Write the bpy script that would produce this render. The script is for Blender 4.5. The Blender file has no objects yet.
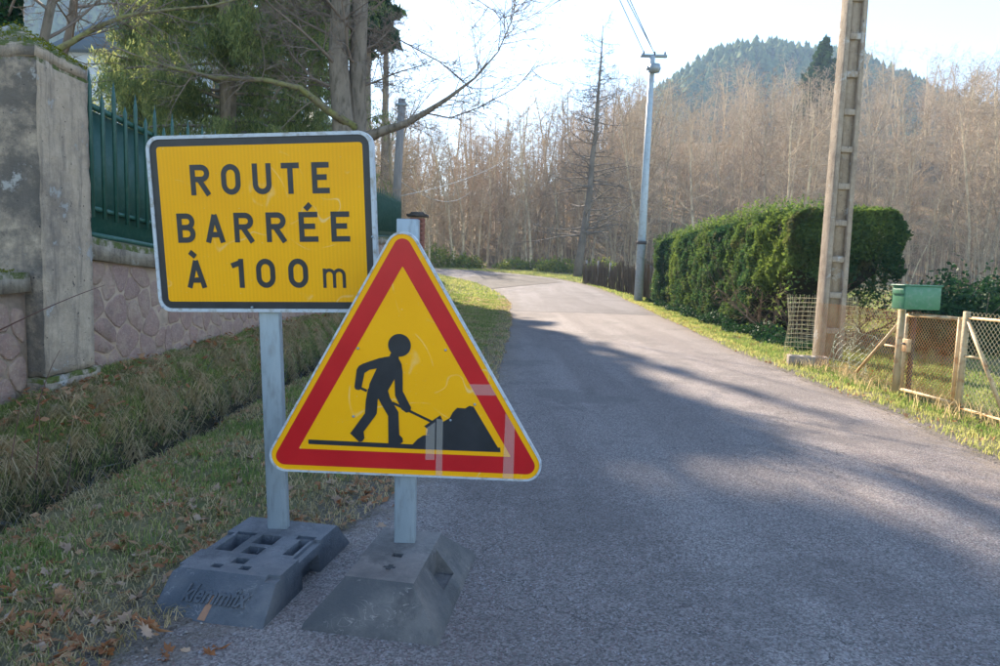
import bpy, bmesh, math, random
import numpy as np
from mathutils import Vector, Matrix
R = math.radians
rng = np.random.default_rng(7)
random.seed(7)
scn = bpy.context.scene
col = scn.collection

# ------------------------------------------------------------------ camera, sky, sun, exposure
CAM_H, FPX, PITCH, ROLL = 1.2, 667.0, math.atan(63 / 667.0), R(1.7)
cam = bpy.data.objects.new('camera', bpy.data.cameras.new('camera'))
col.objects.link(cam)
cam.data.sensor_width = 36.0
cam.data.lens = FPX * 36 / 1000
cam.data.clip_start = 0.05
cam.data.clip_end = 3000
CM = Matrix.Rotation(math.pi / 2 - PITCH, 3, 'X') @ Matrix.Rotation(ROLL, 3, 'Z')
cam.rotation_euler = CM.to_euler()
cam.location = (0, 0, CAM_H)
cam.data.dof.use_dof = True
cam.data.dof.focus_distance = 2.7
cam.data.dof.aperture_fstop = 9.0
scn.camera = cam

SUN_AZ, SUN_EL = R(-16), R(31)          # azimuth from +Y, clockwise positive
world = bpy.data.worlds.new('World'); scn.world = world; world.use_nodes = True
wn = world.node_tree.nodes; wl = world.node_tree.links
sky = wn.new('ShaderNodeTexSky'); sky.sky_type = 'NISHITA'; sky.sun_disc = False
sky.sun_elevation = SUN_EL; sky.sun_rotation = SUN_AZ
sky.altitude = 300; sky.air_density = 1.0; sky.dust_density = 0.15; sky.ozone_density = 1.1
bg = wn['Background']; bg.inputs['Strength'].default_value = 0.115
wl.new(sky.outputs[0], bg.inputs[0])
sun = bpy.data.objects.new('sun', bpy.data.lights.new('sun', 'SUN')); col.objects.link(sun)
sun.data.energy = 5.0; sun.data.angle = R(0.5); sun.data.color = (1.0, 0.86, 0.68)
sdir = Vector((math.sin(SUN_AZ) * math.cos(SUN_EL), math.cos(SUN_AZ) * math.cos(SUN_EL), math.sin(SUN_EL)))
sun.rotation_euler = sdir.to_track_quat('Z', 'Y').to_euler()
sun.location = (-5, 20, 30)
scn.view_settings.view_transform = 'Standard'; scn.view_settings.look = 'None'
scn.view_settings.exposure = 1.8; scn.view_settings.gamma = 1.0
scn.cycles.use_denoising = True
scn.cycles.max_bounces = 8; scn.cycles.transparent_max_bounces = 12; scn.cycles.volume_bounces = 0

def ray(px, py):
    return CM @ Vector(((px - 500) / FPX, -(py - 333) / FPX, -1.0))
def at(px, py, dist):                   # point seen at a photo pixel, dist metres ahead
    d = ray(px, py); return Vector((0, 0, CAM_H)) + d * (dist / d.y)
def on_z(px, py, z=0.0):
    d = ray(px, py); return Vector((0, 0, CAM_H)) + d * ((z - CAM_H) / d.z)

# ------------------------------------------------------------------ materials
def new_mat(name):
    m = bpy.data.materials.new(name); m.use_nodes = True
    nt = m.node_tree; return m, nt, nt.nodes, nt.links, nt.nodes['Principled BSDF']
def coords(nt, kind='Object', scale=(1, 1, 1)):
    tc = nt.nodes.new('ShaderNodeTexCoord'); mp = nt.nodes.new('ShaderNodeMapping')
    mp.inputs['Scale'].default_value = scale
    if kind == 'World':
        g = nt.nodes.new('ShaderNodeNewGeometry'); nt.links.new(g.outputs['Position'], mp.inputs[0])
    else:
        nt.links.new(tc.outputs[kind], mp.inputs[0])
    return mp.outputs[0]
def noise(nt, vec, scale, detail=4, rough=0.6, lo=0.35, hi=0.65, dist=0.0):
    n = nt.nodes.new('ShaderNodeTexNoise'); n.inputs['Scale'].default_value = scale
    n.inputs['Detail'].default_value = detail; n.inputs['Roughness'].default_value = rough
    n.inputs['Distortion'].default_value = dist
    nt.links.new(vec, n.inputs['Vector'])
    mr = nt.nodes.new('ShaderNodeMapRange'); mr.inputs[1].default_value = lo; mr.inputs[2].default_value = hi
    nt.links.new(n.outputs[0], mr.inputs[0]); return mr.outputs[0]
def mix(nt, f, a, b, mode='MIX'):
    m = nt.nodes.new('ShaderNodeMix'); m.data_type = 'RGBA'; m.blend_type = mode
    for s, v in ((m.inputs[0], f), (m.inputs[6], a), (m.inputs[7], b)):
        if isinstance(v, bpy.types.NodeSocket): nt.links.new(v, s)
        elif isinstance(v, (int, float)): s.default_value = v
        else: s.default_value = (*v, 1)
    return m.outputs[2]
def mathn(nt, op, a, b=0.0):
    m = nt.nodes.new('ShaderNodeMath'); m.operation = op
    for s, v in ((m.inputs[0], a), (m.inputs[1], b)):
        if isinstance(v, bpy.types.NodeSocket): nt.links.new(v, s)
        else: s.default_value = v
    return m.outputs[0]
def bump(nt, bsdf, h, strength, dist=0.01, prev=None):
    b = nt.nodes.new('ShaderNodeBump'); b.inputs['Strength'].default_value = strength
    b.inputs['Distance'].default_value = dist
    nt.links.new(h, b.inputs['Height'])
    if prev is not None: nt.links.new(prev, b.inputs['Normal'])
    nt.links.new(b.outputs[0], bsdf.inputs['Normal']); return b.outputs[0]
def simple(name, c1, c2=None, scale=8, rough=0.7, bumpst=0.0, bscale=60, metal=0.0, kind='World', lo=.35, hi=.65, c3=None, s3=30, stretch=(1, 1, 1), spec=0.5):
    m, nt, n, l, b = new_mat(name)
    v = coords(nt, kind, stretch)
    c = mix(nt, noise(nt, v, scale, 6, .6, lo, hi), c1, c2 or c1)
    if c3: c = mix(nt, noise(nt, v, s3, 5, .6, .5, .7), c, c3)
    l.new(c, b.inputs['Base Color'])
    b.inputs['Roughness'].default_value = rough; b.inputs['Metallic'].default_value = metal
    b.inputs['Specular IOR Level'].default_value = spec
    if bumpst: bump(nt, b, noise(nt, v, bscale, 5, .65, .2, .8), bumpst, 0.01)
    return m
def foliage(name, c1, c2, trans=0.35, rough=0.55, c3=None):
    m, nt, n, l, b = new_mat(name)
    a = n.new('ShaderNodeAttribute'); a.attribute_name = 'tint'
    c = mix(nt, a.outputs['Fac'], c1, c2)
    v = coords(nt, 'World')
    if c3: c = mix(nt, mathn(nt, 'MULTIPLY', noise(nt, v, 1.7, 5, .65, .54, .66), .7), c, c3)
    l.new(c, b.inputs['Base Color']); b.inputs['Roughness'].default_value = rough
    b.inputs['Specular IOR Level'].default_value = 0.08
    t = n.new('ShaderNodeBsdfTranslucent')
    hs = n.new('ShaderNodeHueSaturation'); hs.inputs['Value'].default_value = 1.7; hs.inputs['Saturation'].default_value = 1.1
    l.new(c, hs.inputs['Color']); l.new(hs.outputs[0], t.inputs[0])
    ms = n.new('ShaderNodeMixShader'); ms.inputs[0].default_value = trans
    l.new(b.outputs[0], ms.inputs[1]); l.new(t.outputs[0], ms.inputs[2])
    l.new(ms.outputs[0], n['Material Output'].inputs[0]); return m

def asphalt_mat(name='asphalt', dark=1.0):
    m, nt, n, l, b = new_mat(name)
    v = coords(nt, 'World')
    vo = n.new('ShaderNodeTexVoronoi'); vo.inputs['Scale'].default_value = 150; l.new(v, vo.inputs['Vector'])
    sep = n.new('ShaderNodeSeparateColor'); l.new(vo.outputs['Color'], sep.inputs[0])
    base = mix(nt, noise(nt, v, 0.9, 4, .6, .3, .7), tuple(x * dark for x in (.185, .160, .150)), tuple(x * dark for x in (.230, .200, .186)))
    base = mix(nt, noise(nt, coords(nt, 'World', (1, .07, 1)), 1.5, 4, .55, .42, .62), base, tuple(x * dark for x in (.270, .238, .222)))
    tone = n.new('ShaderNodeMapRange'); tone.inputs[3].default_value = .50; tone.inputs[4].default_value = 1.48
    l.new(sep.outputs[0], tone.inputs[0])
    base = mix(nt, 1.0, base, tone.outputs[0], 'MULTIPLY')
    sp = n.new('ShaderNodeMapRange'); sp.inputs[1].default_value = .96; sp.inputs[2].default_value = .985
    l.new(sep.outputs[1], sp.inputs[0])
    base = mix(nt, mathn(nt, 'MULTIPLY', sp.outputs[0], .6), base, (.42, .40, .42))
    rd = n.new('ShaderNodeMapRange'); rd.inputs[1].default_value = .8; rd.inputs[2].default_value = .9
    l.new(sep.outputs[2], rd.inputs[0])
    base = mix(nt, mathn(nt, 'MULTIPLY', rd.outputs[0], .5), base, (.20, .12, .12))
    # hairline cracks in places, and a dusty, gritty margin
    ve = n.new('ShaderNodeTexVoronoi'); ve.feature = 'DISTANCE_TO_EDGE'; ve.inputs['Scale'].default_value = 1.7
    nd = n.new('ShaderNodeTexNoise'); nd.inputs['Scale'].default_value = 5; nd.inputs['Detail'].default_value = 5; l.new(v, nd.inputs['Vector'])
    vm = n.new('ShaderNodeVectorMath'); vm.operation = 'MULTIPLY_ADD'; vm.inputs[1].default_value = (.35, .35, .35); l.new(nd.outputs['Color'], vm.inputs[0]); l.new(v, vm.inputs[2]); l.new(vm.outputs[0], ve.inputs['Vector'])
    ck = n.new('ShaderNodeMapRange'); ck.inputs[1].default_value = .006; ck.inputs[2].default_value = .0015; l.new(ve.outputs['Distance'], ck.inputs[0])
    base = mix(nt, mathn(nt, 'MULTIPLY', mathn(nt, 'MULTIPLY', ck.outputs[0], noise(nt, v, .55, 3, .5, .46, .56)), .75), base, (.05, .045, .042))
    ae = n.new('ShaderNodeAttribute'); ae.attribute_name = 'edge'
    base = mix(nt, mathn(nt, 'MULTIPLY', ae.outputs['Fac'], noise(nt, v, 9, 6, .7, .38, .6)), base, (.21, .165, .12))
    base = mix(nt, mathn(nt, 'MULTIPLY', noise(nt, v, .45, 6, .7, .51, .56), .36), base, tuple(x * dark for x in (.105, .092, .088)))
    base = mix(nt, mathn(nt, 'MULTIPLY', noise(nt, v, 3.1, 7, .7, .60, .72), .45), base, (.055, .05, .052))
    # shade on the lane beyond the transverse joint, painted darker and bluer
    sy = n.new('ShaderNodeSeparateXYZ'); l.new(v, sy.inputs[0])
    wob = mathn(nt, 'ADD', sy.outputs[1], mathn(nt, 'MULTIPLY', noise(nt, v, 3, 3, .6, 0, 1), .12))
    far_shade = n.new('ShaderNodeMapRange'); far_shade.inputs[1].default_value = 18.9; far_shade.inputs[2].default_value = 18.97; l.new(wob, far_shade.inputs[0])
    base = mix(nt, far_shade.outputs[0], base, mix(nt, 1.0, base, (.70, .73, .80), 'MULTIPLY'))
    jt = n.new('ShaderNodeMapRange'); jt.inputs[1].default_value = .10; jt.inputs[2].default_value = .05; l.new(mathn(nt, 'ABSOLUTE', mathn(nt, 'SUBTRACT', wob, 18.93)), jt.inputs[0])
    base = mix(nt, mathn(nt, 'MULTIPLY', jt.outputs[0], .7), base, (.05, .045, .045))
    l.new(base, b.inputs['Base Color'])
    b.inputs['Roughness'].default_value = .85; b.inputs['Specular IOR Level'].default_value = .22
    h = mathn(nt, 'ADD', mathn(nt, 'MULTIPLY', vo.outputs['Distance'], -1.0), mathn(nt, 'MULTIPLY', noise(nt, v, 40, 4, .6, 0, 1), .8))
    bump(nt, b, h, .75, .006)
    return m

def ground_mat():
    m, nt, n, l, b = new_mat('verge_ground')
    v = coords(nt, 'World')
    a = n.new('ShaderNodeAttribute'); a.attribute_name = 'zone'
    g = mix(nt, noise(nt, v, 5, 7, .7, .35, .65), (.12, .14, .05), (.30, .25, .14))
    g = mix(nt, noise(nt, v, 16, 5, .7, .5, .68), g, (.15, .105, .07))
    f = mix(nt, noise(nt, v, 2.2, 7, .7, .35, .65), (.19, .13, .075), (.30, .23, .15))
    f = mix(nt, noise(nt, v, 1.1, 5, .7, .5, .7), f, (.12, .13, .05))
    c = mix(nt, a.outputs['Fac'], g, f)
    am = n.new('ShaderNodeAttribute'); am.attribute_name = 'mud'
    c = mix(nt, am.outputs['Fac'], c, (.028, .024, .020))
    ae = n.new('ShaderNodeAttribute'); ae.attribute_name = 'edge'
    gr = mix(nt, noise(nt, v, 90, 4, .7, .4, .6), (.13, .11, .095), (.27, .235, .21))
    ed = mathn(nt, 'MULTIPLY', ae.outputs['Fac'], noise(nt, v, 7, 6, .7, .32, .5))
    c = mix(nt, ed, c, gr)
    l.new(c, b.inputs['Base Color']); b.inputs['Roughness'].default_value = .95
    b.inputs['Specular IOR Level'].default_value = .1
    bump(nt, b, noise(nt, v, 28, 6, .7, .2, .8), .8, .03)
    return m

def panel_yellow(name, rib=True):
    m, nt, n, l, b = new_mat(name)
    v = coords(nt, 'Object')
    c = mix(nt, noise(nt, v, 4, 4, .6, .3, .7), (.95, .42, .0), (1.0, .47, .0))
    if rib:
        w = n.new('ShaderNodeTexWave'); w.inputs['Scale'].default_value = 21; w.inputs['Distortion'].default_value = .15
        w.inputs['Detail'].default_value = 1
        l.new(v, w.inputs['Vector'])
        c = mix(nt, mathn(nt, 'MULTIPLY', w.outputs['Fac'], .20), c, (.68, .28, .0))
    # long curved scuffs
    n2 = n.new('ShaderNodeTexNoise'); n2.inputs['Scale'].default_value = 2.3; n2.inputs['Detail'].default_value = 1.5; n2.inputs['Distortion'].default_value = 1.2
    l.new(v, n2.inputs['Vector'])
    ab = mathn(nt, 'ABSOLUTE', mathn(nt, 'SUBTRACT', n2.outputs[0], .5))
    line = n.new('ShaderNodeMapRange'); line.inputs[1].default_value = .007; line.inputs[2].default_value = .001; l.new(ab, line.inputs[0])
    brk = noise(nt, v, 6, 4, .6, .48, .62)
    c = mix(nt, mathn(nt, 'MULTIPLY', mathn(nt, 'MULTIPLY', line.outputs[0], brk), .55), c, (.88, .66, .30))
    c = mix(nt, mathn(nt, 'MULTIPLY', noise(nt, v, 120, 3, .5, .70, .76), .5), c, (.85, .74, .5))
    l.new(c, b.inputs['Base Color']); b.inputs['Roughness'].default_value = .5; b.inputs['Specular IOR Level'].default_value = .25
    b.inputs['Coat Weight'].default_value = .04; b.inputs['Coat Roughness'].default_value = .25
    bump(nt, b, noise(nt, v, 5, 3, .5, .2, .8), .05, .02)
    return m

def stone_mat():
    m, nt, n, l, b = new_mat('pink_porphyry')
    v = coords(nt, 'World')
    oi = n.new('ShaderNodeObjectInfo')
    cr = n.new('ShaderNodeValToRGB'); e = cr.color_ramp.elements
    e[0].color = (.47, .29, .23, 1); e[1].color = (.58, .40, .31, 1)
    for p, c in ((.3, (.50, .31, .24, 1)), (.6, (.41, .26, .22, 1)), (.8, (.54, .36, .27, 1))):
        x = e.new(p); x.color = c
    l.new(oi.outputs['Random'], cr.inputs[0])
    c = mix(nt, noise(nt, v, 14, 7, .7, .35, .65), cr.outputs[0], (.36, .23, .20))
    c = mix(nt, noise(nt, v, 60, 5, .7, .55, .7), c, (.60, .47, .36))
    c = mix(nt, mathn(nt, 'MULTIPLY', noise(nt, v, 5, 6, .7, .50, .68), .7), c, (.52, .39, .28))
    c = mix(nt, mathn(nt, 'MULTIPLY', noise(nt, v, 2.2, 8, .75, .55, .68), .6), c, (.20, .15, .12))
    l.new(c, b.inputs['Base Color']); b.inputs['Roughness'].default_value = .9
    bump(nt, b, noise(nt, v, 30, 8, .7, .2, .8), .9, .02); return m

def old_concrete(name, light, mid, dark, big=1.6, dk=(.50, .66), streak=True, moss=False, grime=0.0):
    m, nt, n, l, b = new_mat(name)
    v = coords(nt, 'World')
    c = mix(nt, noise(nt, v, 9, 8, .7, .35, .65), light, mid)
    c = mix(nt, mathn(nt, 'MULTIPLY', noise(nt, v, big, 9, .75, dk[0], dk[1]), .75), c, dark)
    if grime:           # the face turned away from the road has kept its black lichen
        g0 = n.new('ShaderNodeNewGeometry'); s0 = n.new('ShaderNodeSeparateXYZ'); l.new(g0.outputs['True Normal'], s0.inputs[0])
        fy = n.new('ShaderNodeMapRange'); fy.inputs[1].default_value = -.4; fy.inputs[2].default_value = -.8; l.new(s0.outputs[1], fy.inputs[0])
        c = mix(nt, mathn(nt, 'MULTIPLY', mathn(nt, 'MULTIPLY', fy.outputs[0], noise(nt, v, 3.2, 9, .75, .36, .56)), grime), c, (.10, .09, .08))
    if streak:
        c = mix(nt, mathn(nt, 'MULTIPLY', noise(nt, coords(nt, 'World', (6, 6, .7)), 2.4, 6, .7, .5, .68), .7), c, dark)
    c = mix(nt, mathn(nt, 'MULTIPLY', noise(nt, v, 3.4, 8, .7, .60, .64), .75), c, (.52, .50, .47))
    c = mix(nt, noise(nt, v, 26, 5, .6, .66, .70), c, (.03, .028, .026))
    if moss:
        g = n.new('ShaderNodeNewGeometry'); sx = n.new('ShaderNodeSeparateXYZ'); l.new(g.outputs['Normal'], sx.inputs[0])
        mm = mathn(nt, 'MULTIPLY', mathn(nt, 'GREATER_THAN', sx.outputs[2], .35), noise(nt, v, 9, 6, .7, .42, .55))
        c = mix(nt, mm, c, (.10, .12, .02))
    l.new(c, b.inputs['Base Color']); b.inputs['Roughness'].default_value = .92
    p = bump(nt, b, noise(nt, v, 6, 9, .75, .2, .8), .6, .04)
    bump(nt, b, noise(nt, v, 70, 5, .7, .3, .7), .5, .006, p); return m

M = {}
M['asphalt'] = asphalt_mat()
M['asphalt_shadow'] = asphalt_mat('shadow_asphalt', .34)  # darkened copy for the shadow painted across the bend
M['ground'] = ground_mat()
M['yellow'] = panel_yellow('reflective_yellow')
M['yellow2'] = panel_yellow('reflective_yellow_flat', False)
M['red'] = simple('reflective_red', (.52, .006, .010), (.60, .010, .014), 5, .35, kind='Object')
M['black'] = simple('black_film', (.016, .018, .022), (.026, .028, .034), 14, .42, kind='Object')
M['tape'] = simple('clear_tape', (.55, .10, .06), (.60, .14, .08), 12, .35, kind='Object')
M['tape_dark'] = simple('grey_tape', (.06, .06, .065), (.09, .09, .10), 20, .35, kind='Object')
M['rim'] = simple('painted_steel_rim', (.46, .50, .55), (.56, .60, .64), 9, .45, kind='Object', c3=(.30, .27, .23), s3=40)
M['galv'] = simple('galvanised_steel', (.30, .355, .40), (.38, .43, .47), 7, .5, metal=.35, kind='Object', c3=(.26, .29, .31), s3=40, bumpst=.1, stretch=(1, 1, .25))
def rubber(name, c1, c2, dust_skylight):
    m, nt, n, l, b = new_mat(name); v = coords(nt, 'Object')
    c = mix(nt, noise(nt, v, 9, 6, .65, .35, .65), c1, c2)
    c = mix(nt, mathn(nt, 'MULTIPLY', noise(nt, v, 4, 8, .7, .45, .7), .7), c, dust_skylight)
    g = n.new('ShaderNodeNewGeometry'); sx = n.new('ShaderNodeSeparateXYZ'); l.new(g.outputs['Normal'], sx.inputs[0])
    up = n.new('ShaderNodeMapRange'); up.inputs[1].default_value = .85; up.inputs[2].default_value = .98; l.new(sx.outputs[2], up.inputs[0])
    c = mix(nt, mathn(nt, 'MULTIPLY', up.outputs[0], noise(nt, v, 12, 6, .7, .2, .7)), c, dust_skylight)  # dust on upward faces, also painting in their lighter look under the sky
    c = mix(nt, mathn(nt, 'MULTIPLY', noise(nt, v, 2.6, 9, .75, .52, .60), .5), c, tuple(x * .45 for x in c1))
    l.new(c, b.inputs['Base Color']); b.inputs['Roughness'].default_value = .72
    ns = n.new('ShaderNodeTexNoise'); ns.inputs['Scale'].default_value = 9; ns.inputs['Detail'].default_value = 2; ns.inputs['Distortion'].default_value = 2.5; l.new(coords(nt, 'Object', (1, 3, 1)), ns.inputs['Vector'])
    sc_ = n.new('ShaderNodeMapRange'); sc_.inputs[1].default_value = .012; sc_.inputs[2].default_value = .003; l.new(mathn(nt, 'ABSOLUTE', mathn(nt, 'SUBTRACT', ns.outputs[0], .5)), sc_.inputs[0])
    c = mix(nt, mathn(nt, 'MULTIPLY', mathn(nt, 'MULTIPLY', sc_.outputs[0], noise(nt, v, 11, 4, .6, .5, .6)), .7), c, tuple(min(x * 1.5, .6) for x in dust_skylight)); l.new(c, b.inputs['Base Color'])
    p = bump(nt, b, noise(nt, v, 7, 6, .6, .2, .8), .35, .03)
    bump(nt, b, noise(nt, v, 190, 3, .6, .3, .7), .6, .003, p); return m
M['rubber_blue'] = rubber('recycled_rubber_blue', (.068, .080, .098), (.095, .107, .128), (.19, .185, .19))
M['rubber_grey'] = rubber('recycled_rubber_grey', (.080, .080, .084), (.11, .105, .105), (.25, .22, .20))
M['worn_blue'] = rubber('scuffed_blue_edge', (.17, .19, .22), (.22, .23, .25), (.30, .28, .26))
M['worn_grey'] = rubber('scuffed_grey_edge', (.32, .29, .26), (.42, .37, .32), (.50, .43, .36))
M['rust_streak'] = simple('rust_streak', (.40, .20, .11), (.28, .15, .10), 25, .8, kind='Object')
M['stone'] = stone_mat()
M['mortar'] = simple('sandy_mortar', (.52, .37, .26), (.43, .30, .21), 6, .95, .8, 40, c3=(.30, .22, .16), s3=3)
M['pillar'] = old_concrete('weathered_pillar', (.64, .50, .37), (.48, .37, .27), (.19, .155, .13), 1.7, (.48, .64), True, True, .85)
M['coping'] = old_concrete('weathered_coping', (.46, .38, .29), (.34, .28, .21), (.14, .11, .09), 2.4, (.48, .62), True, True)
M['pole_conc'] = old_concrete('pole_concrete', (.47, .38, .29), (.36, .285, .215), (.20, .155, .12), 2.6, (.5, .68), True)
M['block'] = simple('cinder_block', (.36, .31, .26), (.28, .24, .20), 12, .95, .7, 90)
M['green'] = simple('green_paint', (.024, .095, .072), (.032, .115, .088), 6, .5, .15, 30, c3=(.06, .14, .11), s3=14)
M['box_green'] = simple('mailbox_green', (.055, .19, .10), (.065, .22, .115), 8, .42, .05, 20, c3=(.12, .24, .17), s3=22)
M['rusty'] = simple('rusty_wire', (.50, .20, .06), (.55, .36, .16), 7, .8)
M['wirepale'] = simple('pale_wire', (.62, .56, .36), (.48, .38, .20), 5, .7)
M['greenwire'] = simple('plastic_coated_wire', (.16, .27, .20), (.24, .34, .26), 6, .5)
M['gatepaint'] = simple('flaking_cream_paint', (.66, .50, .28), (.52, .37, .19), 9, .6, .3, 60, c3=(.38, .17, .06), s3=13)
M['cable'] = simple('cable', (.03, .03, .035), rough=.6)
M['cable_pale'] = simple('pale_cable', (.45, .45, .42), rough=.5)
M['wpole'] = simple('pale_steel_pole', (.40, .48, .54), (.48, .55, .60), 3, .5, c3=(.32, .36, .38), s3=9)
M['wood_pole'] = simple('grey_timber', (.23, .21, .20), (.32, .29, .27), 5, .85, .5, 30, stretch=(4, 4, .4))
M['brick'] = simple('red_brick', (.32, .12, .09), (.40, .18, .13), 9, .9, .4, 50)
M['cap_dark'] = simple('dark_cap', (.07, .06, .055), (.12, .10, .09), 9, .9, .4, 50)
M['bark'] = simple('grey_bark', (.19, .155, .12), (.29, .24, .19), 6, .95, 1.0, 26, c3=(.10, .085, .06), s3=14, stretch=(1, 1, .3))
M['bark_moss'] = simple('mossy_bark', (.20, .16, .11), (.24, .24, .07), 4, .95, .9, 26, c3=(.09, .07, .055), s3=14)
M['twig'] = simple('dark_twig', (.19, .15, .12), (.26, .20, .16), 3, .9)
M['forest_bark'] = simple('pale_forest_bark', (.70, .56, .36), (.38, .29, .19), .8, .9, c3=(.24, .18, .13), s3=3)
M['forest_twig'] = simple('tan_forest_twig', (.58, .44, .29), (.38, .28, .19), .6, .9)
def vary(m, amt=.35):
    nt = m.node_tree; b = nt.nodes['Principled BSDF']; src = b.inputs['Base Color'].links[0].from_socket
    oi = nt.nodes.new('ShaderNodeObjectInfo'); mr = nt.nodes.new('ShaderNodeMapRange'); mr.inputs[3].default_value = 1 - amt; mr.inputs[4].default_value = 1 + amt * .5
    nt.links.new(oi.outputs['Random'], mr.inputs[0]); nt.links.new(mix(nt, 1.0, src, mr.outputs[0], 'MULTIPLY'), b.inputs['Base Color'])
vary(M['forest_bark']); vary(M['forest_twig'], .3)
M['snag'] = simple('dead_tree_bark', (.13, .11, .09), (.22, .185, .15), 2, .9)
M['conifer'] = foliage('cypress_foliage', (.09, .13, .06), (.27, .28, .11), .6, .8)
M['spruce'] = foliage('spruce_foliage', (.03, .065, .03), (.07, .11, .04), .15, .9)
M['hillconifer'] = foliage('hill_conifer_foliage', (.045, .085, .035), (.14, .16, .055), .0, 1.0)
M['hedge'] = foliage('hedge_foliage', (.034, .075, .034), (.155, .205, .05), .35, .8, (.10, .08, .045))
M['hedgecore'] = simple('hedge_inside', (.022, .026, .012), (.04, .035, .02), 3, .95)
M['ivy'] = foliage('ivy_foliage', (.015, .045, .022), (.04, .085, .03), .2)
M['grass'] = foliage('grass_blades', (.13, .20, .055), (.44, .41, .17), .4, .8)
M['straw'] = foliage('dry_grass', (.24, .20, .085), (.64, .50, .31), .35, .8)
M['brush'] = foliage('brushwood', (.10, .07, .05), (.20, .15, .10), .1)
M['bramble'] = foliage('bramble_leaves', (.08, .13, .03), (.26, .27, .07), .35)
M['leaf'] = foliage('fallen_leaf', (.30, .11, .045), (.44, .27, .15), .2)
M['leafpale'] = foliage('pale_fallen_leaf', (.38, .24, .16), (.50, .36, .27), .2)
M['moss'] = foliage('moss', (.09, .11, .01), (.20, .20, .02), .2)
M['hedgebark'] = simple('hedge_branch', (.17, .11, .07), (.26, .17, .11), 5, .9)
M['water'] = simple('ditch_water', (.012, .014, .014), rough=.08)
M['render'] = simple('white_render', (.70, .72, .74), (.62, .64, .66), 2, .9)
M['slate'] = simple('blue_slate', (.075, .115, .17), (.09, .135, .19), 3, .6)
M['glass'] = simple('window_glass', (.03, .04, .05), rough=.1)
M['hill'] = simple('hill_floor', (.05, .07, .035), (.08, .085, .045), .05, .95)

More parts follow.
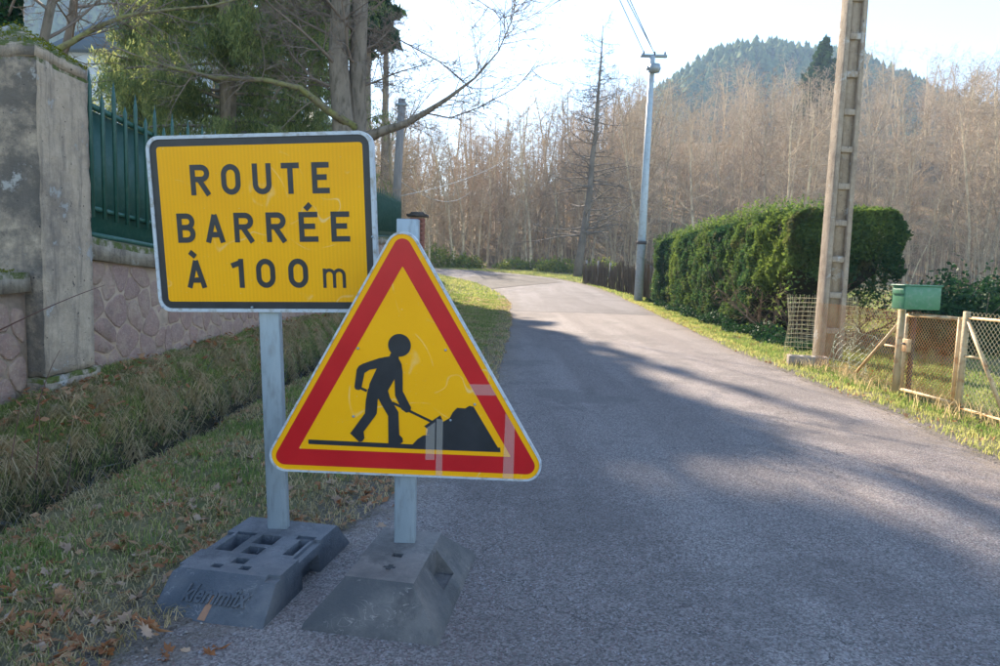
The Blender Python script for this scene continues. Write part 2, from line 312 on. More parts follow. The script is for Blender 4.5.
# ------------------------------------------------------------------ mesh helpers
class MB:
    def __init__(s): s.v = []; s.f = []; s.n = 0; s.t = []; s.m = []
    def add(s, v, f, tint=None, mi=0):
        v = np.asarray(v, float).reshape(-1, 3)
        s.v.append(v)
        if isinstance(f, np.ndarray): s.f.append((f + s.n)); k = len(f)
        else: s.f.append([[i + s.n for i in q] for q in f]); k = len(f)
        s.m.append(np.full(k, mi, np.int32))
        s.t.append(np.full(len(v), .5) if tint is None else np.broadcast_to(np.asarray(tint, float), (len(v),)))
        s.n += len(v)
    def box(s, c, d, rot=None, taper=1.0, mi=0):
        x, y, z = (q / 2 for q in d)
        v = np.array([[a * x * (taper if h > 0 else 1), b * y * (taper if h > 0 else 1), h * z] for h in (-1, 1) for a, b in ((-1, -1), (1, -1), (1, 1), (-1, 1))])
        if rot is not None: v = v @ np.array(rot.to_3x3()).T
        s.add(v + np.array(c), [[3, 2, 1, 0], [4, 5, 6, 7], [0, 1, 5, 4], [1, 2, 6, 5], [2, 3, 7, 6], [3, 0, 4, 7]], mi=mi)
    def tube(s, pts, rad, sides=3, tint=None, mi=0, cap=True):
        p = np.asarray(pts, float); k = len(p)
        r = np.broadcast_to(np.asarray(rad, float), (k,))
        if sides == 1:                    # finest twigs: one narrow strip each
            d = p[-1] - p[0]; a = np.cross(d, [math.sin(p[0, 0] * 91), math.cos(p[0, 1] * 77), .3]); a /= np.linalg.norm(a) + 1e-9
            v = np.concatenate([p + a * r[:, None], p - a * r[:, None]]); i = np.arange(k - 1)
            s.add(v, np.stack([i, i + 1, k + i + 1, k + i], 1), tint, mi); return
        d = np.empty_like(p); d[1:-1] = p[2:] - p[:-2]; d[0] = p[1] - p[0]; d[-1] = p[-1] - p[-2]
        d /= np.linalg.norm(d, axis=1)[:, None] + 1e-12
        ref = np.array([0, 0, 1.]) if abs(d[0, 2]) < .9 else np.array([1., 0, 0])
        a = np.cross(d, ref); a /= np.linalg.norm(a, axis=1)[:, None] + 1e-9
        b = np.cross(d, a)
        th = np.arange(sides) * 2 * np.pi / sides
        v = (p[:, None] + r[:, None, None] * (np.cos(th)[None, :, None] * a[:, None] + np.sin(th)[None, :, None] * b[:, None])).reshape(-1, 3)
        i = np.arange(sides); j = (i + 1) % sides
        f = np.concatenate([np.stack([q * sides + i, q * sides + j, (q + 1) * sides + j, (q + 1) * sides + i], 1) for q in range(k - 1)])
        s.add(v, f, tint, mi)
        if cap and sides > 3:
            b0 = s.n - k * sides
            s.f.append([[b0 + q for q in range(sides)][::-1], [s.n - sides + q for q in range(sides)]]); s.m.append(np.full(2, mi, np.int32))
    def prism(s, poly, y0, y1, mi=0):       # polygon in x,z extruded along y
        k = len(poly)
        v = [(a, y0, b) for a, b in poly] + [(a, y1, b) for a, b in poly]
        s.add(v, [list(range(k)), list(range(2 * k - 1, k - 1, -1))] + [[(i + 1) % k, i, k + i, k + (i + 1) % k] for i in range(k)], mi=mi)
    def mesh(s, name, mats, origin=(0, 0, 0), smooth=False):
        me = bpy.data.meshes.new(name)
        V = np.concatenate(s.v) - np.array(origin)
        loops = []; sizes = []
        for f in s.f:
            if isinstance(f, np.ndarray): loops.append(f.ravel()); sizes.append(np.full(len(f), f.shape[1]))
            else:
                loops.append(np.array([i for q in f for i in q])); sizes.append(np.array([len(q) for q in f]))
        loops = np.concatenate(loops).astype(np.int32); sizes = np.concatenate(sizes).astype(np.int32)
        me.vertices.add(len(V)); me.vertices.foreach_set('co', V.astype(np.float32).ravel())
        me.loops.add(len(loops)); me.loops.foreach_set('vertex_index', loops)
        me.polygons.add(len(sizes)); st = np.concatenate([[0], np.cumsum(sizes)[:-1]]).astype(np.int32)
        me.polygons.foreach_set('loop_start', st); me.polygons.foreach_set('loop_total', sizes)
        me.polygons.foreach_set('material_index', np.concatenate(s.m))
        me.update(calc_edges=True)
        a = me.attributes.new('tint', 'FLOAT', 'POINT'); a.data.foreach_set('value', np.concatenate(s.t).astype(np.float32))
        for m in (mats if isinstance(mats, (list, tuple)) else [mats]): me.materials.append(m)
        if smooth: me.polygons.foreach_set('use_smooth', np.ones(len(sizes), bool))
        me.validate(); return me
    def build(s, name, mats, parent=None, smooth=False, bevel=0, local=False):
        org = (0, 0, 0) if (parent is None or local) else ROOTLOC[parent.name]
        o = bpy.data.objects.new(name, s.mesh(name, mats, org, smooth)); col.objects.link(o)
        if parent: o.parent = parent
        ROOTLOC[o.name] = tuple(org)
        if bevel:
            b = o.modifiers.new('bevel', 'BEVEL'); b.width = bevel; b.segments = 2; b.limit_method = 'ANGLE'
        return o
ROOTLOC = {}
def tag(o, label=None, cat=None, group=None, kind=None):
    for k, v in (('label', label), ('category', cat), ('group', group), ('kind', kind)):
        if v: o[k] = v
    return o
def thing(name, loc, label, cat, group=None, rot=None):
    o = bpy.data.objects.new(name, None); col.objects.link(o); o.location = loc
    if rot is not None: o.rotation_euler = rot
    o.empty_display_size = .1
    ROOTLOC[o.name] = tuple(loc); return tag(o, label, cat, group)
def copy_thing(root, loc, rz=0, label=None, scale=None):
    r = root.copy(); col.objects.link(r); r.location = loc; r.rotation_euler = (0, 0, rz)
    if label: r['label'] = label
    if scale: r.scale = scale
    for ch in root.children:
        c = ch.copy(); col.objects.link(c); c.parent = r
    return r
def unit(v): return v / (np.linalg.norm(v) + 1e-12)

# ------------------------------------------------------------------ terrain
EY = [-30, 14, 18, 22, 28, 38, 50, 60, 90]; EZ = [0, 0, .03, .1, .25, .63, 1.12, 1.35, 1.6]
def E(y): return np.interp(y, EY, EZ)
LEFT = np.array([(-2.6, -12), (-2.0, -4), (-1.5, 0), (-1.07, 2.05), (-.57, 3.42), (-.15, 6), (.03, 8), (.16, 12), (.24, 16), (.30, 20), (.25, 23.5), (.0, 27), (-.6, 31), (-1.8, 36), (-3.6, 40.6), (-6.5, 44.5), (-11, 47.5), (-18, 49.5), (-40, 51)], float)
RIGHT = np.array([(2.8, -12), (3.0, -4), (3.25, 1), (3.43, 4.57), (3.62, 6.25), (3.74, 9.2), (4.07, 13.6), (4.4, 18), (4.68, 22.5), (4.80, 27), (4.75, 31), (4.3, 36.5), (3.0, 42), (.6, 46.3), (-2.6, 49.8), (-7, 52.3), (-13, 54), (-21, 55.3), (-41, 56.3)], float)
def smooth_line(P, n=6):
    out = []
    Q = np.vstack([2 * P[0] - P[1], P, 2 * P[-1] - P[-2]])
    for i in range(1, len(Q) - 2):
        for t in np.arange(n) / n:
            out.append(.5 * ((2 * Q[i]) + (-Q[i - 1] + Q[i + 1]) * t + (2 * Q[i - 1] - 5 * Q[i] + 4 * Q[i + 1] - Q[i + 2]) * t * t + (-Q[i - 1] + 3 * Q[i] - 3 * Q[i + 1] + Q[i + 2]) * t ** 3))
    out.append(P[-1]); return np.array(out)
LE, RI = smooth_line(LEFT), smooth_line(RIGHT)
ragL = np.interp(np.arange(len(LE)), np.arange(0, len(LE), 2), rng.normal(0, .035, (len(LE) + 1) // 2))
ragR = np.interp(np.arange(len(RI)), np.arange(0, len(RI), 2), rng.normal(0, .03, (len(RI) + 1) // 2))
LE[:, 0] += ragL * (LE[:, 1] < 40); RI[:, 0] += ragR * (RI[:, 1] < 40)
POLY = np.vstack([LE, RI[::-1]])
def road_sd(x, y):                      # signed distance to the road (negative inside)
    x = np.asarray(x, float); y = np.asarray(y, float)
    ins = np.zeros(x.shape, bool); dmin = np.full(x.shape, 1e9)
    a = POLY; b = np.roll(POLY, -1, 0)
    for (x0, y0), (x1, y1) in zip(a, b):
        c = ((y0 > y) != (y1 > y)) & (x < (x1 - x0) * (y - y0) / ((y1 - y0) or 1e-9) + x0)
        ins ^= c
        dx, dy = x1 - x0, y1 - y0
        t = np.clip(((x - x0) * dx + (y - y0) * dy) / (dx * dx + dy * dy + 1e-12), 0, 1)
        dmin = np.minimum(dmin, (x - x0 - t * dx) ** 2 + (y - y0 - t * dy) ** 2)
    d = np.sqrt(dmin); return np.where(ins, -d, d)
WX = -3.15
def leftx(y): return np.interp(y, LE[:80, 1], LE[:80, 0])
def ditch_x(y): return np.interp(y, [-2, 3.5, 4.5, 6.6, 12, 20], [-2.6, -2.5, -2.42, -2.46, -2.62, -2.62])
def ditch_fade(y): return np.interp(y, [9, 15], [1, .15])
def bank_h(y): return np.interp(y, [-2, 3.5, 4.4, 6, 8.4, 13, 20, 24], [.12, .16, .22, .29, .35, .32, .35, .35])
def garden_z(y): return np.interp(y, [0, 5, 17, 30], [.9, .95, 1.6, 1.8])
def hash_n(x, y):
    return (np.sin(x * 2.1 + 1.3 * np.sin(y * 1.7)) + np.sin(y * 2.9 + 1.1 * np.sin(x * 2.3)) + .6 * np.sin(x * 6.1 + y * 4.7) + .5 * np.sin(x * 11.3 - y * 9.1)) / 3.1
def hillside(x, y):
    d = y - (59 - .42 * np.clip(x, 0, 60) + .25 * np.clip(-x, 0, 30))
    return (.19 + .115 * np.clip((x - 5) / 15, 0, 1)) * np.clip(d, 0, 75) ** 1.0 * np.clip(d / 12, 0, 1)
def terrain(x, y):
    x = np.asarray(x, float); y = np.asarray(y, float)
    e = E(y); sd = road_sd(x, y)
    z = e + .012 + .02 * np.clip(sd, 0, 1) + .018 * hash_n(x * 2, y * 2) * np.clip(sd * 3, 0, 1)
    z = np.where(sd < -.06, e - .05, z)
    # left verge, ditch and bank
    lx, dx, fd, bh = leftx(y), ditch_x(y), ditch_fade(y), bank_h(y)
    t = x
    zz = np.zeros_like(z)
    pts_x = [WX - .3, WX, dx - .36, dx - .20, dx - .10, dx + .10, dx + .30, dx + .7]
    pts_z = [bh, bh, bh * .86, bh * .45 - .05, -.33 * fd, -.33 * fd, -.06 * fd, .0 + 0 * x]
    zz = np.array(pts_z[0]) + 0 * x
    for i in range(len(pts_x) - 1):
        a, b = pts_x[i], pts_x[i + 1]
        u = np.clip((x - a) / (b - a), 0, 1); u = u * u * (3 - 2 * u) if i in (1, 2) else u
        zz = np.where(x > a, pts_z[i] * (1 - u) + pts_z[i + 1] * u, zz)
    zz = zz + .035 * hash_n(x * 3, y * 2.2) * np.clip((lx - x) * 2, 0, 1)
    left = (x < lx) & (y < 26)
    k = np.clip((26 - y) / 3, 0, 1)
    z = np.where(left & (sd > 0), z * (1 - k) + (e + .012 + zz) * k, z)
    g = garden_z(y) + .03 * hash_n(x, y)
    z = np.where((x < WX - .18) & (y < 22.5), g, z)
    k2 = np.clip((-x - 3.5) / 5, 0, 1) * np.clip((44 - y) / 6, 0, 1)
    z = np.where((x < WX - .18) & (y >= 22.5), z * (1 - k2) + 1.8 * k2, z)
    far = np.clip(sd / 3, 0, 1) * (y > 30)
    z = z + hillside(x, y) * far
    z = z + .05 * hash_n(x * .5, y * .5) * (sd > 2)
    return z
def tz(x, y): return float(terrain(np.array([x]), np.array([y]))[0])

xs = np.unique(np.concatenate([-np.geomspace(10, 900, 34), np.arange(-10, -3.4, .25), np.arange(-3.4, .6, .05), np.arange(.6, 3.2, .25), np.arange(3.2, 6, .08), np.arange(6, 12, .25), np.arange(12, 60, 1.5), np.geomspace(60, 900, 30)]).round(3))
ys = np.unique(np.concatenate([-np.geomspace(8, 600, 20), np.arange(-8, 1, .5), np.arange(1, 10, .07), np.arange(10, 26, .2), np.arange(26, 60, .4), np.arange(60, 150, 2.5), np.geomspace(150, 1100, 24)]).round(3))
X, Y = np.meshgrid(xs, ys); Z = terrain(X.ravel(), Y.ravel())
nx, ny = len(xs), len(ys)
q = (np.arange(ny - 1)[:, None] * nx + np.arange(nx - 1)[None]).ravel()
g = MB(); g.add(np.stack([X.ravel(), Y.ravel(), Z], 1), np.stack([q, q + 1, q + nx + 1, q + nx], 1))
go = g.build('ground', M['ground'], smooth=True); tag(go, kind='structure')
zone = np.clip((hillside(X.ravel(), Y.ravel()) > .05) * 1.0 + np.clip((Y.ravel() - 44) / 6, 0, 1) * (X.ravel() > -10), 0, 1)
sdv = road_sd(X.ravel(), Y.ravel()); ea = go.data.attributes.new('edge', 'FLOAT', 'POINT'); ea.data.foreach_set('value', np.clip(1.15 - sdv / .38, 0, 1).astype(np.float32))
ma = go.data.attributes.new('mud', 'FLOAT', 'POINT'); ma.data.foreach_set('value', (np.clip(1.5 - np.abs(X.ravel() - ditch_x(Y.ravel())) / .16, 0, 1) * np.clip((12 - Y.ravel()) / 3, 0, 1) * (Y.ravel() > 0)).astype(np.float32))
za = go.data.attributes.new('zone', 'FLOAT', 'POINT'); za.data.foreach_set('value', zone.astype(np.float32))

# road ribbon
def ribbon(l, r, off, n=10, crown=.012):
    mb = MB(); ts = np.linspace(0, 1, n + 1)
    P = l[:, None] * (1 - ts)[None, :, None] + r[:, None] * ts[None, :, None]
    z = E(P[..., 1]) + off + crown * (1 - (2 * ts - 1) ** 2)[None]
    v = np.concatenate([P, z[..., None]], -1).reshape(-1, 3)
    k = n + 1; q = (np.arange(len(l) - 1)[:, None] * k + np.arange(n)[None]).ravel()
    mb.add(v, np.stack([q, q + 1, q + k + 1, q + k], 1)); return mb
def respace(P, n):
    s = np.concatenate([[0], np.cumsum(np.linalg.norm(np.diff(P, axis=0), axis=1))]); t = np.linspace(0, s[-1], n)
    return np.stack([np.interp(t, s, P[:, 0]), np.interp(t, s, P[:, 1])], 1)
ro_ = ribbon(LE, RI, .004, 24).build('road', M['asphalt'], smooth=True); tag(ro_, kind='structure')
ea = ro_.data.attributes.new('edge', 'FLOAT', 'POINT'); tt = np.tile(np.linspace(0, 1, 25), len(LE)); ea.data.foreach_set('value', np.clip(1 - np.minimum(tt, 1 - tt) / .085, 0, 1).astype(np.float32))
# shadow across the bend, painted as a separate dark asphalt band
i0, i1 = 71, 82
tag(ribbon(LE[i0:i1] + (0.02, 0), RI[i0 - 3:i1 - 3] * .88 + LE[i0:i1] * .12, .0205, 10, .006).build('bend_shadow', M['asphalt_shadow'], smooth=True), kind='structure')
# ditch water
mb = MB(); yy = np.arange(1.0, 10, .3); w = []
for y in yy: w += [(ditch_x(y) - .22, y, -.295), (ditch_x(y) + .22, y, -.295)]
mb.add(w, [[2 * i, 2 * i + 1, 2 * i + 3, 2 * i + 2] for i in range(len(yy) - 1)])
tag(mb.build('ditch_water', M['water']), kind='structure')

# ------------------------------------------------------------------ far hills (terrain + conifer wood that reads as one mass)
def smoothstep(t): t = np.clip(t, 0, 1); return t * t * (3 - 2 * t)
def ridge_mesh(name, prof, dist, depth, seedn, spacing, th, wood_name, wlabel):
    """prof: photo pixels (x, y) of the ridge; the hill rises from the valley to the ridge and falls behind it"""
    pr = [at(px, py, dist) for px, py in prof]
    rx = np.array([p.x for p in pr]); rz = np.array([p.z for p in pr]) - th * .6
    X_ = np.linspace(rx.min(), rx.max(), 60); U = np.linspace(-1, 1, 26)
    def hz(x, u):
        return np.interp(x, rx, rz) * smoothstep(1 - np.abs(u)) + 1.5 * np.sin(x * .07 + 3 * u) * (1 - np.abs(u))
    XX, UU = np.meshgrid(X_, U)
    k = 60; q = (np.arange(25)[:, None] * k + np.arange(59)[None]).ravel()
    mb = MB(); mb.add(np.stack([XX.ravel(), dist + UU.ravel() * depth, hz(XX.ravel(), UU.ravel())], 1), np.stack([q, q + 1, q + k + 1, q + k], 1))
    tag(mb.build(name, M['hill'], smooth=True), kind='structure')
    r2 = np.random.default_rng(seedn)
    n = int((rx.max() - rx.min()) * depth * 1.15 / spacing ** 2)
    x = r2.uniform(rx.min() + 2, rx.max() - 2, n); u = r2.uniform(-.95, .12, n)
    z = hz(x, u); y = dist + u * depth
    ok = z > 5; x, y, z = x[ok], y[ok], z[ok]; n = len(x)
    Ht = th * r2.uniform(.55, 1.25, n) * (1 + .25 * np.sin(x * .09) * np.sin(y * .07)); W = Ht * r2.uniform(.20, .34, n)
    t = MB(); ss = 7; tiers = [(.10, .62, .92), (.30, .80, 1.0), (.52, .93, .78), (.72, 1.0, .46)]
    for a, b, w in tiers:
        th0 = r2.uniform(0, 6.28, n)[:, None] + np.arange(ss)[None] * 2 * np.pi / ss
        rr = W[:, None] * w * r2.uniform(.55, 1.25, (n, ss))
        ring = np.stack([x[:, None] + rr * np.cos(th0), y[:, None] + rr * np.sin(th0), z[:, None] + Ht[:, None] * (a + r2.uniform(-.06, .06, (n, ss)))], -1)
        tip = np.stack([x, y, z + Ht * b], -1)[:, None]
        V = np.concatenate([ring, tip], 1).reshape(-1, 3); o = np.arange(n)[:, None] * (ss + 1)
        i = np.arange(ss); F = np.stack([o + i, o + (i + 1) % ss, np.broadcast_to(o + ss, (n, ss))], -1).reshape(-1, 3)
        t.add(V, F, np.repeat(r2.uniform(0, 1, n), ss + 1))
    tag(t.build(wood_name, M['hillconifer']), wlabel, 'wood', kind='stuff')
ridge_mesh('hill', [(520, 240), (560, 215), (600, 160), (640, 98), (665, 82), (684, 71), (700, 65), (722, 54), (742, 50), (765, 48), (790, 50), (815, 54), (840, 57), (858, 68), (880, 74), (900, 84), (915, 90), (960, 112), (1010, 128), (1100, 150), (1180, 175)], 300, 120, 3, 2.5, 6.4, 'hill_forest', 'hazy blue green conifer wood covering the round hill')
ridge_mesh('mountain', [(-500, -10), (-300, -20), (-100, -25), (60, -25), (160, -15), (230, 20), (290, 80), (350, 160), (410, 215), (470, 235)], 310, 140, 4, 4.2, 10, 'mountain_forest', 'dark blue conifer wood on the mountain behind the garden')

# ------------------------------------------------------------------ trees
def wander(r_, p, d, L, n, curl, up=0.0):
    pts = [p]; d = unit(d)
    for i in range(n):
        d = unit(d + r_.normal(0, curl, 3) + np.array([0, 0, up])); pts.append(pts[-1] + d * L / n)
    return np.array(pts)
def grow(mb, r_, p, d, L, r, level, cfg, mi=0):
    n = cfg['seg'][level]; pts = wander(r_, p, d, L, n, cfg['curl'][level], cfg['up'][level])
    rad = np.linspace(r, r * cfg['tip'], n + 1); mb.tube(pts, rad, cfg['sides'][level], mi=cfg['mi'][level], cap=False)
    if level + 1 >= len(cfg['seg']): return
    k = cfg['n'][level]
    for j in range(k):
        t = cfg['start'][level] + (1 - cfg['start'][level]) * ((j + r_.uniform(0, 1)) / k)
        i = min(int(t * n), n - 1); f = t * n - i; q = pts[i] * (1 - f) + pts[i + 1] * f
        dd = unit(pts[i + 1] - pts[i]); side = unit(np.cross(dd, r_.normal(0, 1, 3)))
        a = R(r_.uniform(*cfg['ang'][level])); nd = dd * math.cos(a) + side * math.sin(a)
        rr = (r * (1 - t) + r * cfg['tip'] * t) * cfg['rr'][level]
        grow(mb, r_, q, nd, L * cfg['lr'][level] * r_.uniform(.55, 1.15) * (1.15 - .5 * t), max(rr, cfg['rmin']), level + 1, cfg)

# forest of slender bare trees
def forest_tree(seed, H, clump=False):
    r_ = np.random.default_rng(seed); mb = MB()
    cfg = dict(seg=[6, 3, 2, 1], curl=[.06, .16, .2, .1], up=[.04, .12, .03, 0], sides=[5, 3, 1, 1], tip=.22, n=[21, 6, 5], start=[.22, .15, .15],
               ang=[(30, 70), (30, 65), (30, 60)], rr=[.42, .6, .7], lr=[.30, .5, .5], rmin=.014, mi=[0, 1, 1, 1])
    for k in range(3 if clump else 1):
        a = r_.uniform(0, 6.28)
        if clump:
            cfg = dict(cfg); cfg['n'] = [12, 5, 2]
            grow(mb, r_, np.array([.25 * math.cos(a), .25 * math.sin(a), -.3]), np.array([.12 * math.cos(a), .12 * math.sin(a), 1]), H * r_.uniform(.6, .95), .05, 0, cfg)
        else:
            grow(mb, r_, np.array([0, 0, -.4]), np.array([r_.normal(0, .03), r_.normal(0, .03), 1]), H, .0115 * H, 0, cfg)
    return mb
def px_of(x, y): return 500 + FPX * x / y
variants = []
for i in range(9):
    mb = forest_tree(100 + i, [11, 12.5, 13, 10, 9, 12, 8, 7, 10.5][i], i in (4, 6, 7))
    variants.append((mb, mb.mesh('bare_tree', [M['forest_bark'], M['forest_twig']])))
FR = np.random.default_rng(21)
cand = []
tries = 0
while len(cand) < 640 and tries < 40000:
    tries += 1
    px = FR.uniform(360, 1150); D = 30 + 95 * FR.uniform(0, 1) ** 1.35
    x = (px - 500) / FPX * D; y = D
    dd = y - (59 - .42 * min(max(x, 0), 60) + .25 * min(max(-x, 0), 30))
    if dd < -1.5 or (x < 12 and y < 50): continue
    cand.append((x, y))
cand = np.array(cand); cand = cand[road_sd(cand[:, 0], cand[:, 1]) > 1.6]
cand = cand[np.argsort(cand[:, 1])]
cz = terrain(cand[:, 0], cand[:, 1])
extra = []
while len(extra) < 130:
    px = FR.uniform(375, 640); D = FR.uniform(50, 84); x = (px - 500) / FPX * D
    if D > 59.5 + .25 * max(-x, 0) - .42 * max(x, 0) - 1: extra.append((x, D))
extra = np.array(sorted(extra, key=lambda q: q[1])); extra = extra[road_sd(extra[:, 0], extra[:, 1]) > 1.6]
cand = np.vstack([cand, extra]); cand = cand[np.argsort(cand[:, 1])]; cz = terrain(cand[:, 0], cand[:, 1])
inner = []
for _ in range(400):
    x, y = FR.uniform(-15, -3.8), FR.uniform(27, 39)
    if float(road_sd(np.array([x]), np.array([y]))[0]) > 1.3 and all((x - a) ** 2 + (y - b) ** 2 > 1.6 for a, b in inner): inner.append((x, y))
    if len(inner) >= 26: break
cand = np.vstack([np.array(inner), cand]); cz = np.concatenate([terrain(cand[:len(inner), 0], cand[:len(inner), 1]), cz])
NI = 285
rest = MB()
for i, ((x, y), z) in enumerate(zip(cand, cz)):
    vi = int(FR.integers(0, 9)); sc = FR.uniform(.75, 1.15) * (1.12 if px_of(x, y) < 640 and y > 45 else 1.0 if y > 45 else (.66 if x < 0 else .85)); rz = FR.uniform(0, 6.28); lean = FR.normal(0, .035, 2)
    if i < NI:
        o = bpy.data.objects.new('bare_tree', variants[vi][1]); col.objects.link(o)
        o.location = (x, y, z); o.rotation_euler = (lean[0], lean[1], rz); o.scale = (sc, sc, sc)
        q_ = px_of(x, y); kind_ = 'several stemmed leafless tree' if vi in (4, 6, 7) else ('tall leafless tree' if vi in (1, 2, 5) else 'slender leafless tree')
        if y < 45 and x < 0: place_ = 'inside the bend beyond the end of the green fence'
        elif q_ < 500: place_ = 'beyond the bend, left of the road centre'
        elif q_ < 592: place_ = 'beyond the bend, just left of the dead tree'
        elif q_ < 650: place_ = 'between the dead tree and the steel pole'
        elif q_ < 740: place_ = 'behind the far half of the hedge'
        elif q_ < 830: place_ = 'behind the near half of the hedge'
        elif q_ < 910: place_ = 'behind the hedge, just right of the concrete pole'
        else: place_ = 'behind the mailbox and garden gate'
        tag(o, kind_ + ' ' + place_, 'tree', 'bare trees of the roadside thicket')
    else:
        src = variants[vi][0]; c, s = math.cos(rz), math.sin(rz)
        V = np.concatenate(src.v) * sc; V = np.stack([V[:, 0] * c - V[:, 1] * s + x + lean[0] * V[:, 2], V[:, 0] * s + V[:, 1] * c + y + lean[1] * V[:, 2], V[:, 2] + z], 1)
        if i % 2:       # only thin out the farthest ones
            pass
        off = rest.n; rest.v.append(V); rest.n += len(V); rest.t += src.t; rest.m += src.m
        rest.f += [f + off if isinstance(f, np.ndarray) else [[k + off for k in q] for q in f] for f in src.f]
tag(rest.build('bare_wood', [M['forest_bark'], M['forest_twig']]), 'mass of bare tan trees rising up the slope', 'wood', kind='stuff')

# undergrowth of the thicket: thin upright saplings, as one mass
mb = MB(); n = 2600
px = FR.uniform(370, 1120, n); D = 34 + 50 * FR.uniform(0, 1, n) ** 1.2; x = (px - 500) / FPX * D
dd = D - (59 - .42 * np.clip(x, 0, 60) + .25 * np.clip(-x, 0, 30)); ok = (dd > -2.2) & ((x > 12) | (D > 49)); ok &= road_sd(x, D) > .8
x, D = x[ok], D[ok]; z = terrain(x, D)
for a, b, c in zip(x, D, z):
    h = FR.uniform(1.2, 4.8); mb.tube([(a, b, c - .1), (a + FR.normal(0, .2), b, c + h * .55), (a + FR.normal(0, .45), b + FR.normal(0, .3), c + h)], [.018, .013, .005], 3, cap=False)
tag(mb.build('sapling_thicket', M['forest_twig']), 'dense leafless saplings filling the edge of the wood', 'undergrowth', kind='stuff')

# generic leaf clouds -------------------------------------------------
def leaf_quads(P, size, rr, tint, aspect=1.6, normals=None, down=0.0):
    n = len(P); a = rr.normal(0, 1, (n, 3)); a[:, 2] -= down * 2.2
    a /= np.linalg.norm(a, axis=1)[:, None]; b = np.cross(a, rr.normal(0, 1, (n, 3))); b /= np.linalg.norm(b, axis=1)[:, None]
    s = (size * rr.uniform(.6, 1.3, n))[:, None]
    V = np.stack([P - a * s * aspect / 2, P + b * s / 2, P + a * s * aspect / 2, P - b * s / 2], 1).reshape(-1, 3)
    F = np.arange(4 * n).reshape(n, 4); return V, F, np.repeat(tint, 4)

def bush(name, c, rx, ry, h, n, size, mat_, label, cat, group=None, stems=True, seed=0):
    r_ = np.random.default_rng(seed); root = thing(name, c, label, cat, group)
    th = r_.uniform(0, 6.28, n); ph = np.arccos(r_.uniform(-.1, 1, n)); rad = r_.uniform(.45, 1, n) ** .6 * (1 + .22 * np.sin(3 * th + seed) + .15 * np.sin(7 * th + 5 * ph))
    P = np.stack([c[0] + rx * rad * np.sin(ph) * np.cos(th), c[1] + ry * rad * np.sin(ph) * np.sin(th), c[2] + h * rad * np.cos(ph)], 1)
    P = P[P[:, 2] > c[2] - .02]
    mb = MB(); mb.add(*leaf_quads(P, size, r_, r_.uniform(0, 1, len(P)))); mb.build('foliage', mat_, root)
    s = MB()
    for k in range(14):
        a = r_.uniform(0, 6.28); q = wander(r_, np.array(c) - (0, 0, .05), np.array([math.cos(a) * .7, math.sin(a) * .7, 1]), h * 1.0, 4, .15); s.tube(q, np.linspace(.014, .004, 5), 3, cap=False)
    s.build('stems', M['twig'], root); return root
b_i = 0
for (px, py, D, w, h, lab) in [(437, 258, 55, 1.9, 1.7, 'yellow green leafy bush at the outer edge of the bend, leftmost'), (466, 262, 55, 1.4, 1.1, 'small straw green bush right of the large bush at the bend'),
                               (520, 268, 54, 2.2, .9, 'low straw coloured bramble left of the dead tree foot'), (556, 271, 50, 1.6, 1.0, 'green bramble bush at the foot of the dead tree'),
                               (600, 276, 46, 1.7, 1.1, 'bramble bush between the dead tree and the brushwood fence')]:
    p = at(px, py, D); z = tz(p.x, D)
    bush('bramble_bush', (p.x, D, z), w, 1.2, h, 1500, .13, M['bramble'], lab, 'bush', 'bushes at the edge of the wood', seed=b_i); b_i += 1

# the near dead conifer by the road
def dead_tree():
    p = at(577, 276, 44); z = tz(p.x, 44); base = (p.x, 44.0, z)
    root = thing('dead_tree', base, 'tall leafless tree with bent trunk and drooping dark branches at the bend', 'tree')
    path = [at(x, y, 44) for x, y in ((577, 277), (580, 255), (585, 225), (590, 190), (592, 160), (596, 130), (598, 95), (601, 60), (603, 25))]
    mb = MB(); mb.tube([tuple(q) for q in path], [.30, .27, .24, .20, .17, .14, .10, .06, .02], 7); mb.build('trunk', M['snag'], root, smooth=True)
    r_ = np.random.default_rng(5); br = MB()
    cfg = dict(seg=[5, 3, 2], curl=[.10, .2, .2], up=[.03, -.02, 0], sides=[4, 3, 1], tip=.25, n=[11, 5], start=[.15, .2], ang=[(35, 70), (30, 60)], rr=[.5, .7], lr=[.36, .5], rmin=.011, mi=[0, 0, 0])
    P = np.array([tuple(q) for q in path])
    for k in range(95):
        t = r_.uniform(.2, .99) * (len(P) - 1); i = min(int(t), len(P) - 2); q = P[i] + (P[i + 1] - P[i]) * (t - i)
        a = r_.uniform(0, 6.28); L = (4.6 - 3.7 * (t / len(P))) * r_.uniform(.5, 1.1)
        grow(br, r_, q, np.array([math.cos(a), math.sin(a), r_.uniform(-.25, .35)]), L, .065 * (1.15 - t / len(P)), 0, cfg)
    br.build('branches', M['snag'], root)
dead_tree()

